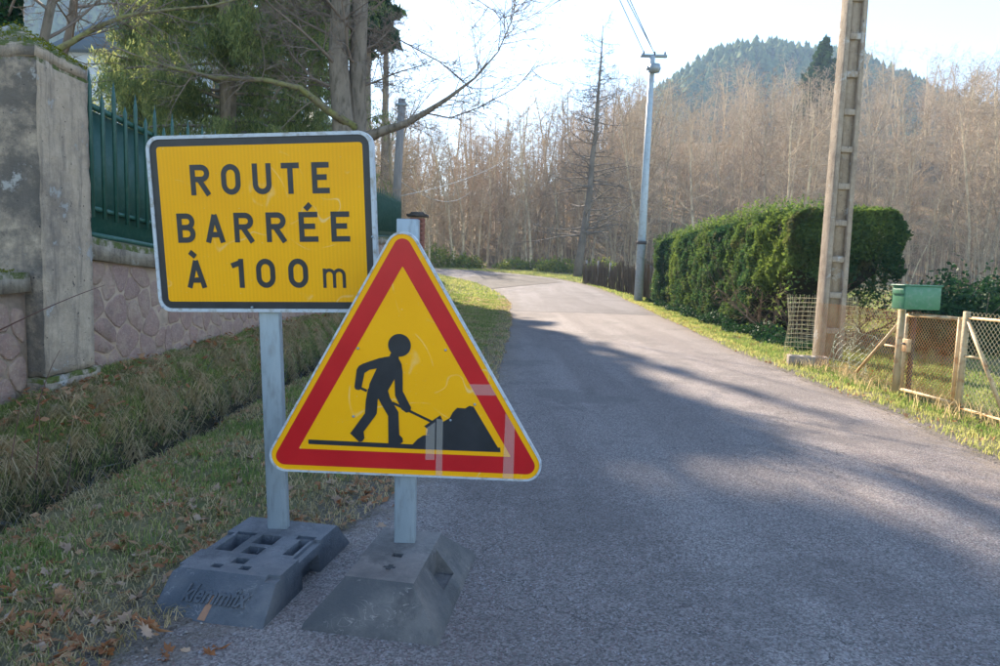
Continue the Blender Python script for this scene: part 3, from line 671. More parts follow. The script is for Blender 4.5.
# dark spruce sticking out of the wood on the slope
def spruce(base, H, W, label, nb=130, seed=3, dens=26, name='spruce_tree', low=.22, leaf=None):
    r_ = np.random.default_rng(seed); root = thing(name, base, label, 'tree')
    t_ = MB(); t_.tube([base, (base[0], base[1], base[2] + H)], [H * .016, .03], 6); t_.build('trunk', M['bark'], root)
    P = []; bm_ = MB()
    for k in range(nb):
        u = (k + .5) / nb; z = H * (low + (1 - low) * u); a = r_.uniform(0, 6.28)
        L = W * (1 - u) ** (.75 if low < .3 else .35) * r_.uniform(.45, 1.1) + .1 * min(W, 2)
        d = np.array([math.cos(a), math.sin(a), .12]); p0 = np.array(base) + (0, 0, z)
        pts = np.array([p0 + d * L * s + np.array([0, 0, -.28 * L * s * s]) for s in np.linspace(0, 1, 5)])
        bm_.tube(pts, np.linspace(.05, .012, 5), 3, cap=False)
        m_ = int(dens * (L / W + .25)); s = r_.uniform(.25, 1, m_)
        q = p0 + d[None] * L * s[:, None] + np.stack([r_.normal(0, .10 * L, m_), r_.normal(0, .10 * L, m_), -.28 * L * s * s - r_.uniform(0, .35, m_)], 1); P.append(q)
    bm_.build('branches', M['bark'], root); P = np.concatenate(P)
    mb = MB(); mb.add(*leaf_quads(P, leaf or H * .028, r_, r_.uniform(0, 1, len(P)), 2.2, down=.5)); mb.build('crown', M['spruce'], root)
p = at(820, 110, 95); spruce((p.x, 95.0, p.z - 7), at(819, 38, 95).z - p.z + 7, 4.6, 'dark green spruce standing above the bare wood left of the concrete pole', 190, 3, 55)

# drooping evergreens in the garden
def cypress(base, H, W, zlow, label, seed, nb, leaves, trunk_r=.19, lean=0.0):
    r_ = np.random.default_rng(seed); root = thing('evergreen_tree', base, label, 'tree', 'evergreens in the walled garden'); b0 = np.array(base)
    t_ = MB(); t_.tube([b0 - (0, 0, .2), b0 + (lean * .5, 0, H * .5), b0 + (lean, 0, H)], [trunk_r, trunk_r * .7, .03], 9); t_.build('trunk', M['bark'], root, smooth=True)
    limbs = MB(); P = []; per = leaves // nb
    for k in range(nb):
        u = (k + r_.uniform(0, 1)) / nb; z = zlow + (H - zlow) * u ** 1.1; a = r_.uniform(0, 6.28)
        L = W * (1 - (z / H) ** 2.2) ** .6 * r_.uniform(.45, 1.08)
        pts = wander(r_, b0 + (lean * z / H, 0, z), np.array([math.cos(a), math.sin(a), .18]), L, 6, .09, -.05)
        limbs.tube(pts, np.linspace(.042, .007, 7), 4, cap=False)
        ns = max(6, int(per / 22))
        for j in range(ns):
            t = r_.uniform(.22, 1.0) * 6; i = min(int(t), 5); q = pts[i] + (pts[i + 1] - pts[i]) * (t - i)
            hl = r_.uniform(.25, .85); s = r_.uniform(0, 1, 22)
            off = r_.normal(0, .16, 2)
            w = .04 + .10 * (1 - s)
            P.append(np.stack([q[0] + off[0] * s + r_.normal(0, 1, 22) * w, q[1] + off[1] * s + r_.normal(0, 1, 22) * w, q[2] + .06 - hl * s], 1))
    limbs.build('branches', M['bark'], root)
    P = np.concatenate(P); mb = MB(); mb.add(*leaf_quads(P, .025, r_, r_.uniform(0, 1, len(P)), 6.0, down=.9)); mb.build('foliage', M['conifer'], root)
p = at(228, 120, 15); gz = tz(p.x, 15)
cypress((p.x, 15.0, gz), 17.5, 3.1, 1.7, 'drooping evergreen with straight dark trunk behind the yellow rectangular sign', 11, 170, 170000, .20)
p = at(150, 120, 19); gz = tz(p.x, 19)
cypress((p.x, 19.0, gz), 9.3, 1.7, 2.2, 'smaller yellow green evergreen behind the green pickets by the pillar', 12, 90, 60000, .13)
p = at(294, 120, 21); gz = tz(p.x, 21)
cypress((p.x, 21.0, gz), 20.5, 3.6, 2.2, 'darker evergreen just left of the twin trunked tree', 13, 170, 110000, .2)

# trees added far behind the twin trunks; their high crowns shade the road
spruce((-11.5, 41.0, tz(-11.5, 41.0)), 32, 3.2, 'added tallest pine far behind the garden evergreens, its unseen crown shading the road', 440, 9, 200, 'shade_pine', .42, .36)
spruce((-9.0, 41.0, tz(-9.0, 41.0)), 20, 2.5, 'added shorter pine far behind the twin trunks, its crown shading the road', 230, 10, 120, 'shade_pine', .66, .32)
spruce((-8.35, 41.0, tz(-8.35, 41.0)), 24, .45, 'added very slender spruce spire behind the right twin trunk, casting a shadow band', 90, 14, 24, 'spruce_tree', .60, .10)  # this spruce_tree is an added shadow caster
spruce((-7.35, 41.5, tz(-7.35, 41.5)), 21.5, .36, 'second added slender spruce spire just right of the twin trunks, casting a shadow band', 80, 15, 24, 'spruce_tree', .66, .10)  # this spruce_tree is an added shadow caster
# big twin stemmed leafless tree
def big_tree():
    D = 14.0; b = at(352, 150, D); gz = tz(b.x, D); base = (b.x, D, gz)
    root = thing('bare_garden_tree', base, 'large leafless tree with two upright stems and a long limb over the fence', 'tree')
    r_ = np.random.default_rng(31)
    stems = [[(349, 175), (343, 120), (338, 60), (341, 0), (338, -90), (325, -200), (330, -330)], [(353, 175), (357, 120), (358, 60), (360, 0), (368, -90), (385, -190), (395, -320)]]
    cfg = dict(seg=[7, 5, 4, 2], curl=[.14, .18, .22, .2], up=[.03, .03, .02, 0], sides=[6, 3, 1, 1], tip=.22, n=[11, 8, 6], start=[.15, .15, .2], ang=[(30, 65), (30, 65), (30, 60)], rr=[.55, .6, .6], lr=[.50, .5, .5], rmin=.0055, mi=[0, 0, 0, 0])
    paths = []
    for si, st in enumerate(stems):
        pts = [tuple(at(x, y, D + (.25 if si else 0))) for x, y in st]; pts[0] = (pts[0][0], pts[0][1], gz - .2)
        mb = MB(); mb.tube(pts, [.34, .22, .20, .19, .15, .10, .04] if si == 0 else [.34, .20, .18, .17, .13, .09, .03], 12); mb.build('trunk', M['bark'], root, smooth=True); paths.append(np.array(pts))
    # the long low limb over the fence
    limb = [tuple(at(x, y, d)) for x, y, d in ((362, 140, 14), (380, 132, 13.9), (405, 124, 13.7), (425, 113, 13.5), (447, 99, 13.4), (475, 78, 13.3), (498, 52, 13.2), (512, 20, 13.2), (516, 2, 13.2))]
    mb = MB(); mb.tube(limb, [.15, .10, .075, .06, .042, .020, .013, .009, .005], 8); mb.build('limb', M['bark'], root, smooth=True)
    limb2 = [tuple(at(x, y, d)) for x, y, d in ((355, 128, 14), (330, 112, 13.6), (300, 88, 13.2), (265, 80, 13), (215, 78, 12.6), (165, 66, 12.3), (135, 55, 12))]
    mb = MB(); mb.tube(limb2, [.10, .08, .06, .05, .04, .028, .012], 7); mb.build('limb', M['bark_moss'], root, smooth=True)
    br = MB()
    sm = dict(cfg); sm['rmin'] = .0045; sm['seg'] = [4, 3, 2]; sm['n'] = [7, 4]; sm['sides'] = [3, 1, 1]
    for pth, n_, L0, r0 in ((np.array(limb), 38, 1.5, .010), (np.array(limb2), 20, 1.0, .016)):
        for k in range(n_):
            t = r_.uniform(.2, 1) * (len(pth) - 1); i = min(int(t), len(pth) - 2); q = pth[i] + (pth[i + 1] - pth[i]) * (t - i)
            d = unit(pth[i + 1] - pth[i]) + r_.normal(0, .7, 3); grow(br, r_, q, d, L0 * r_.uniform(.5, 1.2), r0, 0, sm)
    # main boughs from both stems, denser to the right and above
    for pth in paths:
        for k in range(21):
            t = (.22 + .77 * (k + r_.uniform(0, 1)) / 21) * (len(pth) - 1); i = min(int(t), len(pth) - 2); q = pth[i] + (pth[i + 1] - pth[i]) * (t - i)
            a = r_.uniform(-1.2, 1.9) if k % 2 else r_.uniform(1.9, 4.6)
            L = (3.2 - .30 * t) * r_.uniform(.6, 1.05) * (.75 if math.cos(a) > .2 else 1)
            grow(br, r_, q, np.array([math.cos(a), math.sin(a) * .8, r_.uniform(.0, .5)]), L, .036 if math.cos(a) < .2 else .024, 0, cfg)
    # two long fine twigs that reach out to the right of the crown
    for pts in (((425, 113, 13.5), (450, 118, 13.4), (478, 108, 13.3), (515, 88, 13.2), (545, 58, 13.2)), ((372, 60, 14), (400, 40, 13.8), (440, 62, 13.6), (470, 88, 13.4), (490, 66, 13.3)), ((372, 10, 14), (420, -30, 13.8), (470, -5, 13.6), (505, 18, 13.4))):
        pp = np.array([tuple(at(*q)) for q in pts]); br.tube(pp, np.linspace(.018, .005, len(pp)), 4, cap=False)
        for k in range(12):
            t = r_.uniform(.25, 1) * (len(pp) - 1); i = min(int(t), len(pp) - 2); q = pp[i] + (pp[i + 1] - pp[i]) * (t - i)
            grow(br, r_, q, unit(pp[i + 1] - pp[i]) + r_.normal(0, .6, 3), .8 * r_.uniform(.5, 1.2), .010, 0, sm)
    br.build('branches', M['twig'], root)
big_tree()

# bare trees at the far left behind the pillar
def left_tree(px, pts, rad, label, D, seed, nb=10, ivy=False):
    path = [tuple(at(x, y, D)) for x, y in pts]; gz = tz(path[0][0], D); path = [(path[0][0], D, gz - .1)] + path
    root = thing('bare_garden_tree', (path[0][0], D, gz), label, 'tree', 'leafless trees behind the pillar')
    mb = MB(); rr = np.linspace(rad, rad * .45, len(path)); mb.tube(path, rr, 9); mb.build('trunk', M['bark'], root, smooth=True)
    r_ = np.random.default_rng(seed); br = MB(); P = np.array(path)
    cfg = dict(seg=[6, 4, 2], curl=[.12, .2, .2], up=[.04, .02, 0], sides=[4, 3, 1], tip=.2, n=[8, 5], start=[.15, .2], ang=[(30, 60), (30, 60)], rr=[.55, .6], lr=[.45, .5], rmin=.005, mi=[0, 0, 0])
    for k in range(nb):
        t = r_.uniform(1.3, len(P) - 1.01); i = int(t); q = P[i] + (P[i + 1] - P[i]) * (t - i); a = r_.uniform(0, 6.28)
        grow(br, r_, q, np.array([math.cos(a), math.sin(a), .5]), r_.uniform(.9, 2.0), .02, 0, cfg)
    br.build('branches', M['twig'], root)
    if ivy:
        n = 5200; t = r_.uniform(0, 1, n) * (len(P) - 1); i = np.minimum(t.astype(int), len(P) - 2); f = (t - i)[:, None]
        Q = P[i] * (1 - f) + P[i + 1] * f; a = r_.uniform(0, 6.28, n); rad_ = rad + r_.uniform(0, .10, n)
        Q = Q + np.stack([np.cos(a) * rad_, np.sin(a) * rad_, 0 * a], 1)
        m2 = MB(); m2.add(*leaf_quads(Q, .05, r_, r_.uniform(0, 1, n))); m2.build('ivy', M['ivy'], root)
left_tree(0, [(2, 60), (4, 0), (6, -80), (8, -160)], .09, 'ivy covered trunk at the left edge behind the pillar', 8.0, 41, 8, True)
left_tree(0, [(17, 60), (18, 0), (22, -70), (30, -170)], .085, 'grey leafless tree just right of the ivy covered trunk', 8.6, 42, 12)
left_tree(0, [(41, 55), (50, 10), (57, -20), (66, -90), (70, -160)], .06, 'leafless tree leaning right above the pillar top', 8.2, 43, 10)
left_tree(0, [(60, 70), (70, 30), (75, -10), (78, -80), (84, -160)], .065, 'slender grey leafless tree in front of the white house', 10.0, 44, 10)
def low_branch():
    pts = [tuple(at(x, y, d)) for x, y, d in ((44, 62, 7.6), (48, 54, 7.6), (70, 43, 7.6), (95, 28, 7.7), (125, 16, 7.8), (165, 10, 8.0), (210, 6, 8.2), (250, -4, 8.4))]
    pts = [(pts[0][0], 7.6, tz(pts[0][0], 7.6))] + pts
    root = thing('bare_garden_tree', pts[0], 'thin mossy branch arching right from behind the pillar top', 'tree', 'leafless trees behind the pillar')
    mb = MB(); mb.tube(pts, [.06, .04, .036, .032, .028, .022, .018, .014, .008], 7); mb.build('trunk', M['bark_moss'], root, smooth=True)
    r_ = np.random.default_rng(55); br = MB(); P = np.array(pts)
    cfg = dict(seg=[4, 3, 2], curl=[.15, .2, .2], up=[.03, .02, 0], sides=[3, 3, 3], tip=.25, n=[5, 3], start=[.2, .2], ang=[(30, 60), (30, 60)], rr=[.6, .7], lr=[.45, .5], rmin=.004, mi=[0, 0, 0])
    for k in range(16):
        t = r_.uniform(2, len(P) - 1.01); i = int(t); q = P[i] + (P[i + 1] - P[i]) * (t - i)
        grow(br, r_, q, unit(P[i + 1] - P[i]) + r_.normal(0, .5, 3), r_.uniform(.4, .9), .011, 0, cfg)
    br.build('branches', M['twig'], root)
low_branch()

# white house with slate roof, behind the garden trees
def house():
    x0, x1, y0, y1, z0, z1 = at(58, 60, 28).x, -10.5, 28.0, 38.0, 1.5, at(66, 50, 28).z
    root = thing('house', (-14.5, 33, 1.5), 'tall white house with blue slate roof behind the garden trees', 'house')
    mb = MB(); mb.box(((x0 + x1) / 2, (y0 + y1) / 2, (z0 + z1) / 2), (x1 - x0, y1 - y0, z1 - z0)); mb.build('wall', M['render'], root)
    r_ = MB(); o = .4; zz = z1 + .02
    r_.add([(x0 - o, y0 - o, zz - .1), (x1 + o, y0 - o, zz - .1), (x1 + o, y1 + o, zz - .1), (x0 - o, y1 + o, zz - .1), (x0 + 2.2, 32.5, zz + 4.2), (x1 - 2.2, 32.5, zz + 4.2), (x0 + 2.2, 33.5, zz + 4.2), (x1 - 2.2, 33.5, zz + 4.2)],
           [[0, 1, 5, 4], [1, 2, 7, 5], [2, 3, 6, 7], [3, 0, 4, 6], [4, 5, 7, 6], [3, 2, 1, 0]]); ro = r_.build('roof', M['slate'], root)
    c = MB(); c.box((-12.6, 33, zz + 4.5), (.7, .7, 2.0)); c.build('chimney', M['brick'], ro)
    for wx in (-17.6, -15.5, -13.4, -11.5):
        for wz in (3.4, 5.9, 8.3):
            f = MB(); f.box((wx, y0 - .02, wz), (.95, .10, 1.35)); fo = f.build('window', M['gatepaint'], root)
            for s in (-1, 1):
                g_ = MB(); g_.box((wx + s * .21, y0 - .08, wz), (.36, .03, 1.2)); g_.build('pane', M['glass'], fo)
house()

# ------------------------------------------------------------------ garden wall, pillar, coping and fence
def rough_box(lo, hi, seg, amp, seed=0, freq=3.0, top=None):
    """box with subdivided, slightly uneven faces; top(x, y) can raise the top face"""
    bm = bmesh.new(); lo, hi = Vector(lo), Vector(hi); d = hi - lo
    bmesh.ops.create_cube(bm, size=1.0)
    for v in bm.verts: v.co = Vector((lo[i] + (v.co[i] + .5) * d[i] for i in range(3)))
    for ax in range(3):
        n = max(1, int(d[ax] / seg))
        for k in range(1, n):
            c = lo.copy(); c[ax] += d[ax] * k / n; nn = Vector((0, 0, 0)); nn[ax] = 1
            bmesh.ops.bisect_plane(bm, geom=bm.verts[:] + bm.edges[:] + bm.faces[:], plane_co=c, plane_no=nn)
    from mathutils import noise as mn
    for v in bm.verts:
        p = v.co * freq + Vector((seed * 7.1, seed * 3.3, 0)); o = mn.turbulence_vector(p, 3, False) * amp
        if top and abs(v.co.z - hi.z) < 1e-5: v.co.z += top(v.co.x, v.co.y)
        v.co += o
    mb = MB(); mb.add([tuple(v.co) for v in bm.verts], [[v.index for v in f.verts] for f in bm.faces]); bm.free(); return mb

def wt(y): return float(np.interp(y, [4.9, 5.1, 6.2, 9, 17, 22], [1.35, 1.35, 1.28, 1.44, 1.93, 2.15]))
def ft(y): return float(np.interp(y, [5, 6.2, 9, 17, 22], [2.37, 2.31, 2.46, 2.98, 3.16]))
WEND = 20.6
wall = thing('garden_wall', (WX - .15, 12, 0), 'long pink rubble stone garden wall with grey coping, under the green fence', 'wall')
mb = MB(); yy = np.arange(5.0, WEND + .01, .4)
v = []
for y in yy: v += [(WX, y, -.35), (WX, y, wt(y) - .165), (WX - .30, y, wt(y) - .165), (WX - .30, y, -.35)]
f = []
for i in range(len(yy) - 1):
    for k in range(4): f.append([4 * i + k, 4 * i + (k + 1) % 4, 4 * i + 4 + (k + 1) % 4, 4 * i + 4 + k])
f += [[0, 3, 2, 1], [len(v) - 4, len(v) - 3, len(v) - 2, len(v) - 1]]
mb.add(v, f); mb.build('mortar', M['mortar'], wall)
y = 5.03
while y < WEND - .2:
    y2 = min(y + 1.25 + random.uniform(-.1, .1), WEND); c = MB()
    sg = rough_box((WX - .33, y, 0), (WX + .045, y2 - .012, .165), .12, .012, seed=y)
    V = np.concatenate(sg.v); V[:, 2] += np.array([wt(q) for q in V[:, 1]]) - .163; sg.v = [V]; sg.build('coping_stone', M['coping'], wall, smooth=False); y = y2

def clip_poly(poly, nx_, ny_, c):       # keep n.p <= c
    out = []
    for i in range(len(poly)):
        a, b = poly[i], poly[(i + 1) % len(poly)]; da = a[0] * nx_ + a[1] * ny_ - c; db = b[0] * nx_ + b[1] * ny_ - c
        if da <= 0: out.append(a)
        if da * db < 0: t = da / (da - db); out.append((a[0] + (b[0] - a[0]) * t, a[1] + (b[1] - a[1]) * t))
    return out
def rubble(root, ya, yb, zlo, zhi, xface, cell, gap, seed, limit_y=1e9):
    r_ = np.random.default_rng(seed); S = []
    ny_ = int((yb - ya) / cell); 
    for i in range(-1, ny_ + 2):
        for j in range(-1, int(2.4 / cell)):
            S.append((ya + (i + .5 + r_.uniform(-.48, .48)) * cell + (j % 2) * cell * .5, -.1 + (j + .5 + r_.uniform(-.48, .48)) * cell * .95))
    S = np.array(S); joined = MB()
    for k, (cy, cz_) in enumerate(S):
        top = zhi(cy) - .012; bot = zlo(cy)
        if cz_ > top or cz_ < bot - .1 or cy < ya or cy > yb: continue
        poly = [(cy - 1, cz_ - 1), (cy + 1, cz_ - 1), (cy + 1, cz_ + 1), (cy - 1, cz_ + 1)]
        dd = np.hypot(*(S - S[k]).T)
        for m_ in np.argsort(dd)[1:16]:
            nx_, nz_ = (S[m_] - S[k]) / dd[m_]; mid = (S[m_] + S[k]) / 2
            poly = clip_poly(poly, nx_, nz_, mid[0] * nx_ + mid[1] * nz_ - gap * r_.uniform(.4, 1.6))
            if len(poly) < 3: break
        sl = (zhi(cy + .1) - zhi(cy - .1)) / .2; poly = clip_poly(poly, -sl, 1, zhi(cy) - .01 - sl * cy) if len(poly) > 2 else poly
        poly = clip_poly(clip_poly(poly, -1, 0, -ya), 1, 0, yb) if len(poly) > 2 else poly
        if len(poly) < 3: continue
        # knock the corners off
        q = []
        for i in range(len(poly)):
            a, b = np.array(poly[i]), np.array(poly[(i + 1) % len(poly)]); q += [a * .8 + b * .2, a * .2 + b * .8]
        q = np.array(q); ar = .5 * abs(np.dot(q[:, 0], np.roll(q[:, 1], 1)) - np.dot(q[:, 1], np.roll(q[:, 0], 1)))
        if ar < .0018: continue
        cc = q.mean(0); K = len(q); pr = r_.uniform(.001, .009)
        ring0 = [(xface - .02, a, b) for a, b in q]; 
        q1 = cc + (q - cc) * .975 + r_.normal(0, .0025, q.shape); ring1 = [(xface + pr * .75, a, b) for a, b in q1]
        q2 = cc + (q - cc) * .90; ring2 = [(xface + pr + r_.uniform(-.003, .003), a, b) for a, b in q2]
        fs = [[i, (i + 1) % K, K + (i + 1) % K, K + i] for i in range(K)] + [[K + i, K + (i + 1) % K, 2 * K + (i + 1) % K, 2 * K + i] for i in range(K)] + [[2 * K + i for i in range(K)]]
        if cy < limit_y:
            b = MB(); b.add(ring0 + ring1 + ring2, fs); b.build('stone', M['stone'], root)
        else: joined.add(ring0 + ring1 + ring2, fs)
    if joined.n: o = joined.build('far_stones', M['stone'], root); tag(o, kind='stuff')
rubble(wall, 5.02, WEND, lambda y: float(bank_h(y)) - .08, lambda y: wt(y) - .165, WX, .235, .0065, 5, 14.2)

low = thing('low_wall', (WX - .2, 3.4, 0), 'low wall stub with mossy coping left of the concrete pillar', 'wall')
mb = MB(); mb.box((WX - .20, 3.2, .36), (.30, 2.56, 1.2)); mb.build('mortar', M['mortar'], low)
rough_box((WX - .40, 1.95, .955), (WX - .0, 4.47, 1.085), .12, .014, 2).build('coping_stone', M['coping'], low)
rubble(low, 1.95, 4.46, lambda y: .0, lambda y: .95, WX - .05, .2, .007, 9)
m_ = MB(); n = 700; P = np.stack([FR.uniform(WX - .38, WX - .04, n), FR.uniform(3.7, 4.44, n), np.full(n, 1.09) + FR.uniform(0, .02, n)], 1); m_.add(*leaf_quads(P, .010, FR, FR.uniform(0, 1, n))); m_.build('moss', M['moss'], low)

pillar = thing('gate_pillar', (WX - .25, 4.77, 0), 'tall weathered concrete pillar with sloped mossy cap at the left edge', 'pillar')
PX1 = WX + .06; PC = (PX1 - .31, 4.775)
capf = lambda x, y: .25 * max(0, 1 - max(abs(x - PC[0]) / .34, abs(y - PC[1]) / .31)) 
rough_box((PX1 - .62, 4.50, .38), (PX1, 5.05, 2.50), .05, .009, 3, 9.0).build('shaft', M['pillar'], pillar)
rough_box((PX1 - .67, 4.47, -.3), (PX1 + .022, 5.075, .372), .06, .014, 4, 8.0).build('plinth', M['pillar'], pillar)
rough_box((PX1 - .622, 4.497, 2.497), (PX1 + .003, 5.053, 2.55), .05, .012, 5, 8.0, top=capf).build('cap', M['pillar'], pillar)
mm = MB(); n = 2600; P = np.stack([FR.uniform(PX1 - .6, PX1 + .01, n), FR.uniform(4.5, 5.06, n)], 1); keep = (FR.uniform(0, 1, n) < .35 + .65 * (P[:, 1] > 4.9)); P = P[keep]
P3 = np.array([(a, b, 2.555 + capf(a, b) + FR.uniform(0, .016)) for a, b in P]); mm.add(*leaf_quads(P3, .011, FR, FR.uniform(0, 1, len(P3)))); mm.build('moss', M['moss'], pillar)

fence = thing('steel_fence', (WX, 12, 1.3), 'dark green steel picket fence with spear tips on the stone wall', 'fence')
def bar_between(mb, y0, y1, fz, h, x0, x1):
    k = max(2, int((y1 - y0) / .5)); yy = np.linspace(y0, y1, k); v = []
    for y in yy: v += [(x0, y, fz(y)), (x1, y, fz(y)), (x1, y, fz(y) + h), (x0, y, fz(y) + h)]
    f = [[4 * i + a, 4 * i + (a + 1) % 4, 4 * i + 4 + (a + 1) % 4, 4 * i + 4 + a] for i in range(k - 1) for a in range(4)] + [[3, 2, 1, 0], [4 * k - 4, 4 * k - 3, 4 * k - 2, 4 * k - 1]]
    mb.add(v, f)
for nm, fz, h in (('top_rail', lambda y: ft(y) - .035, .035), ('middle_rail', lambda y: wt(y) + .22, .03), ('bottom_rail', lambda y: wt(y) + .015, .035)):
    mb = MB(); bar_between(mb, 5.07, WEND, fz, h, WX - .012, WX + .026); mb.build(nm, M['green'], fence)
y = 5.07
while y < WEND - .3:
    y2 = min(y + 2.0, WEND); mb = MB(); bar_between(mb, y + .01, y2 - .01, lambda q: wt(q) + .02, .0, WX - .022, WX - .018)
    k = 8; yy = np.linspace(y + .01, y2 - .01, k); v = []
    for q_ in yy: v += [(WX - .022, q_, wt(q_) + .03), (WX - .018, q_, wt(q_) + .03), (WX - .018, q_, ft(q_) - .04), (WX - .022, q_, ft(q_) - .04)]
    mb = MB(); mb.add(v, [[4 * i + a, 4 * i + (a + 1) % 4, 4 * i + 4 + (a + 1) % 4, 4 * i + 4 + a] for i in range(k - 1) for a in range(4)] + [[3, 2, 1, 0], [4 * k - 4, 4 * k - 3, 4 * k - 2, 4 * k - 1]])
    mb.build('backing_sheet', M['green'], fence); y = y2
i = 0; y = 5.11
while y < WEND:
    top = ft(y) + (.25 if i % 2 == 0 else .10); b = wt(y) + .16; mb = MB(); w = .016
    xx = WX + .037
    v = [(xx + a * .009, y + c * w, z_) for z_ in (b, top - .13 if i % 2 == 0 else top - .06) for a, c in ((-1, -1), (1, -1), (1, 1), (-1, 1))]
    mb.add(v + [(xx, y, top)], [[0, 1, 5, 4], [1, 2, 6, 5], [2, 3, 7, 6], [3, 0, 4, 7], [3, 2, 1, 0], [4, 5, 8], [5, 6, 8], [6, 7, 8], [7, 4, 8]])
    mb.build('picket', M['green'], fence); y += .157; i += 1
for y in (5.08, 9.0, 13.0, 17.0, WEND - .03):
    mb = MB(); mb.box((WX - .055, y, (wt(y) + ft(y)) / 2 + .02), (.05, .05, ft(y) - wt(y) + .1)); mb.build('post', M['green'], fence)

# far brick gate pillar with dark cap
p = at(421, 245, 22); bp = thing('brick_pillar', (p.x - .1, 22, tz(p.x, 22)), 'red brick gate pillar with dark cap at the far end of the fence', 'pillar')
bx, bz1 = p.x - .12, at(418, 217, 22).z
for k in range(int((bz1 - .1) / .075)):
    z_ = .1 + k * .075
    for (dx, dy, w, d) in (((-.12, -.17, .225, .12), (.12, -.17, .225, .12), (-.18, .0, .12, .21), (.18, .0, .12, .21)) if k % 2 else ((-.18, -.11, .12, .225), (.0, -.17, .22, .12), (.18, -.11, .12, .225), (0, .08, .45, .10))):
        b = MB(); b.box((bx + dx, 22 + dy, z_ + .035), (w - .01, d - .002, .064)); b.build('brick', M['brick'], bp)
b = MB(); b.box((bx, 22, bz1 / 2), (.42, .36, bz1 - .02)); b.build('mortar', M['mortar'], bp)
b = MB(); b.box((bx, 22, bz1 + .04), (.66, .60, .07)); b.box((bx, 22, bz1 + .115), (.5, .46, .075), taper=.75); b.build('cap', M['cap_dark'], bp)
for nm, zz_ in (('gatehouse', 0),):
    w2 = thing('white_letterbox_wall', (at(405, 240, 21.5).x, 21.5, tz(-3.2, 21.4)), 'short pale rendered wall end beside the brick gate pillar', 'wall')
    zt = at(405, 221, 21.5).z; b = MB(); b.box((at(404, 240, 21.5).x, 21.5, zt / 2), (.55, .3, zt)); b.build('wall', M['render'], w2)
    b = MB(); b.box((at(404, 240, 21.5).x, 21.5, zt + .03), (.65, .4, .06)); b.build('cap', M['cap_dark'], w2)

# ------------------------------------------------------------------ road signs
def round_rect(w, h, r, n=6):
    P = []
    for cx, cz_, a0 in ((w / 2 - r, h / 2 - r, 0), (-w / 2 + r, h / 2 - r, 90), (-w / 2 + r, -h / 2 + r, 180), (w / 2 - r, -h / 2 + r, 270)):
        for k in range(n + 1): a = R(a0 + 90 * k / n); P.append((cx + r * math.cos(a), cz_ + r * math.sin(a)))
    return P
def round_tri(S, inset, r, n=8):
    h = S * 3 ** .5 / 2; ri = h / 3 - inset - r; P = []
    for a in (90, 210, 330):
        c = (2 * ri * math.cos(R(a)), 2 * ri * math.sin(R(a)))
        for k in range(n + 1): b = R(a - 60 + 120 * k / n); P.append((c[0] + r * math.cos(b), c[1] + r * math.sin(b)))
    return P
def ring(mb, A, B, y, mi=0):
    k = len(A); mb.add([(a, y, b) for a, b in A] + [(a, y, b) for a, b in B], [[i, (i + 1) % k, k + (i + 1) % k, k + i] for i in range(k)], mi=mi)
def sheet(mb, A, y): mb.add([(a, y, b) for a, b in A], [list(range(len(A)))])
def strip(mb, pts, w, y, closed=False):
    P = np.array(pts, float); k = len(P); L, R_ = [], []
    for i in range(k):
        a = P[i - 1] if (i > 0 or closed) else None; b = P[(i + 1) % k] if (i < k - 1 or closed) else None
        d1 = unit(P[i] - a) if a is not None else unit(b - P[i]); d2 = unit(b - P[i]) if b is not None else d1
        n1 = np.array([-d1[1], d1[0]]); n2 = np.array([-d2[1], d2[0]]); m = unit(n1 + n2); s = min(w / 2 / max(m @ n1, .35), w)
        L.append(P[i] + m * s); R_.append(P[i] - m * s)
    V = [(a, y, b) for a, b in L] + [(a, y, b) for a, b in R_]; e = k if closed else k - 1
    mb.add(V, [[i, (i + 1) % k, k + (i + 1) % k, k + i] for i in range(e)])
def arc(cx, cz_, rx, rz_, a0, a1, n=10): return [(cx + rx * math.cos(R(a0 + (a1 - a0) * k / n)), cz_ + rz_ * math.sin(R(a0 + (a1 - a0) * k / n))) for k in range(n + 1)]
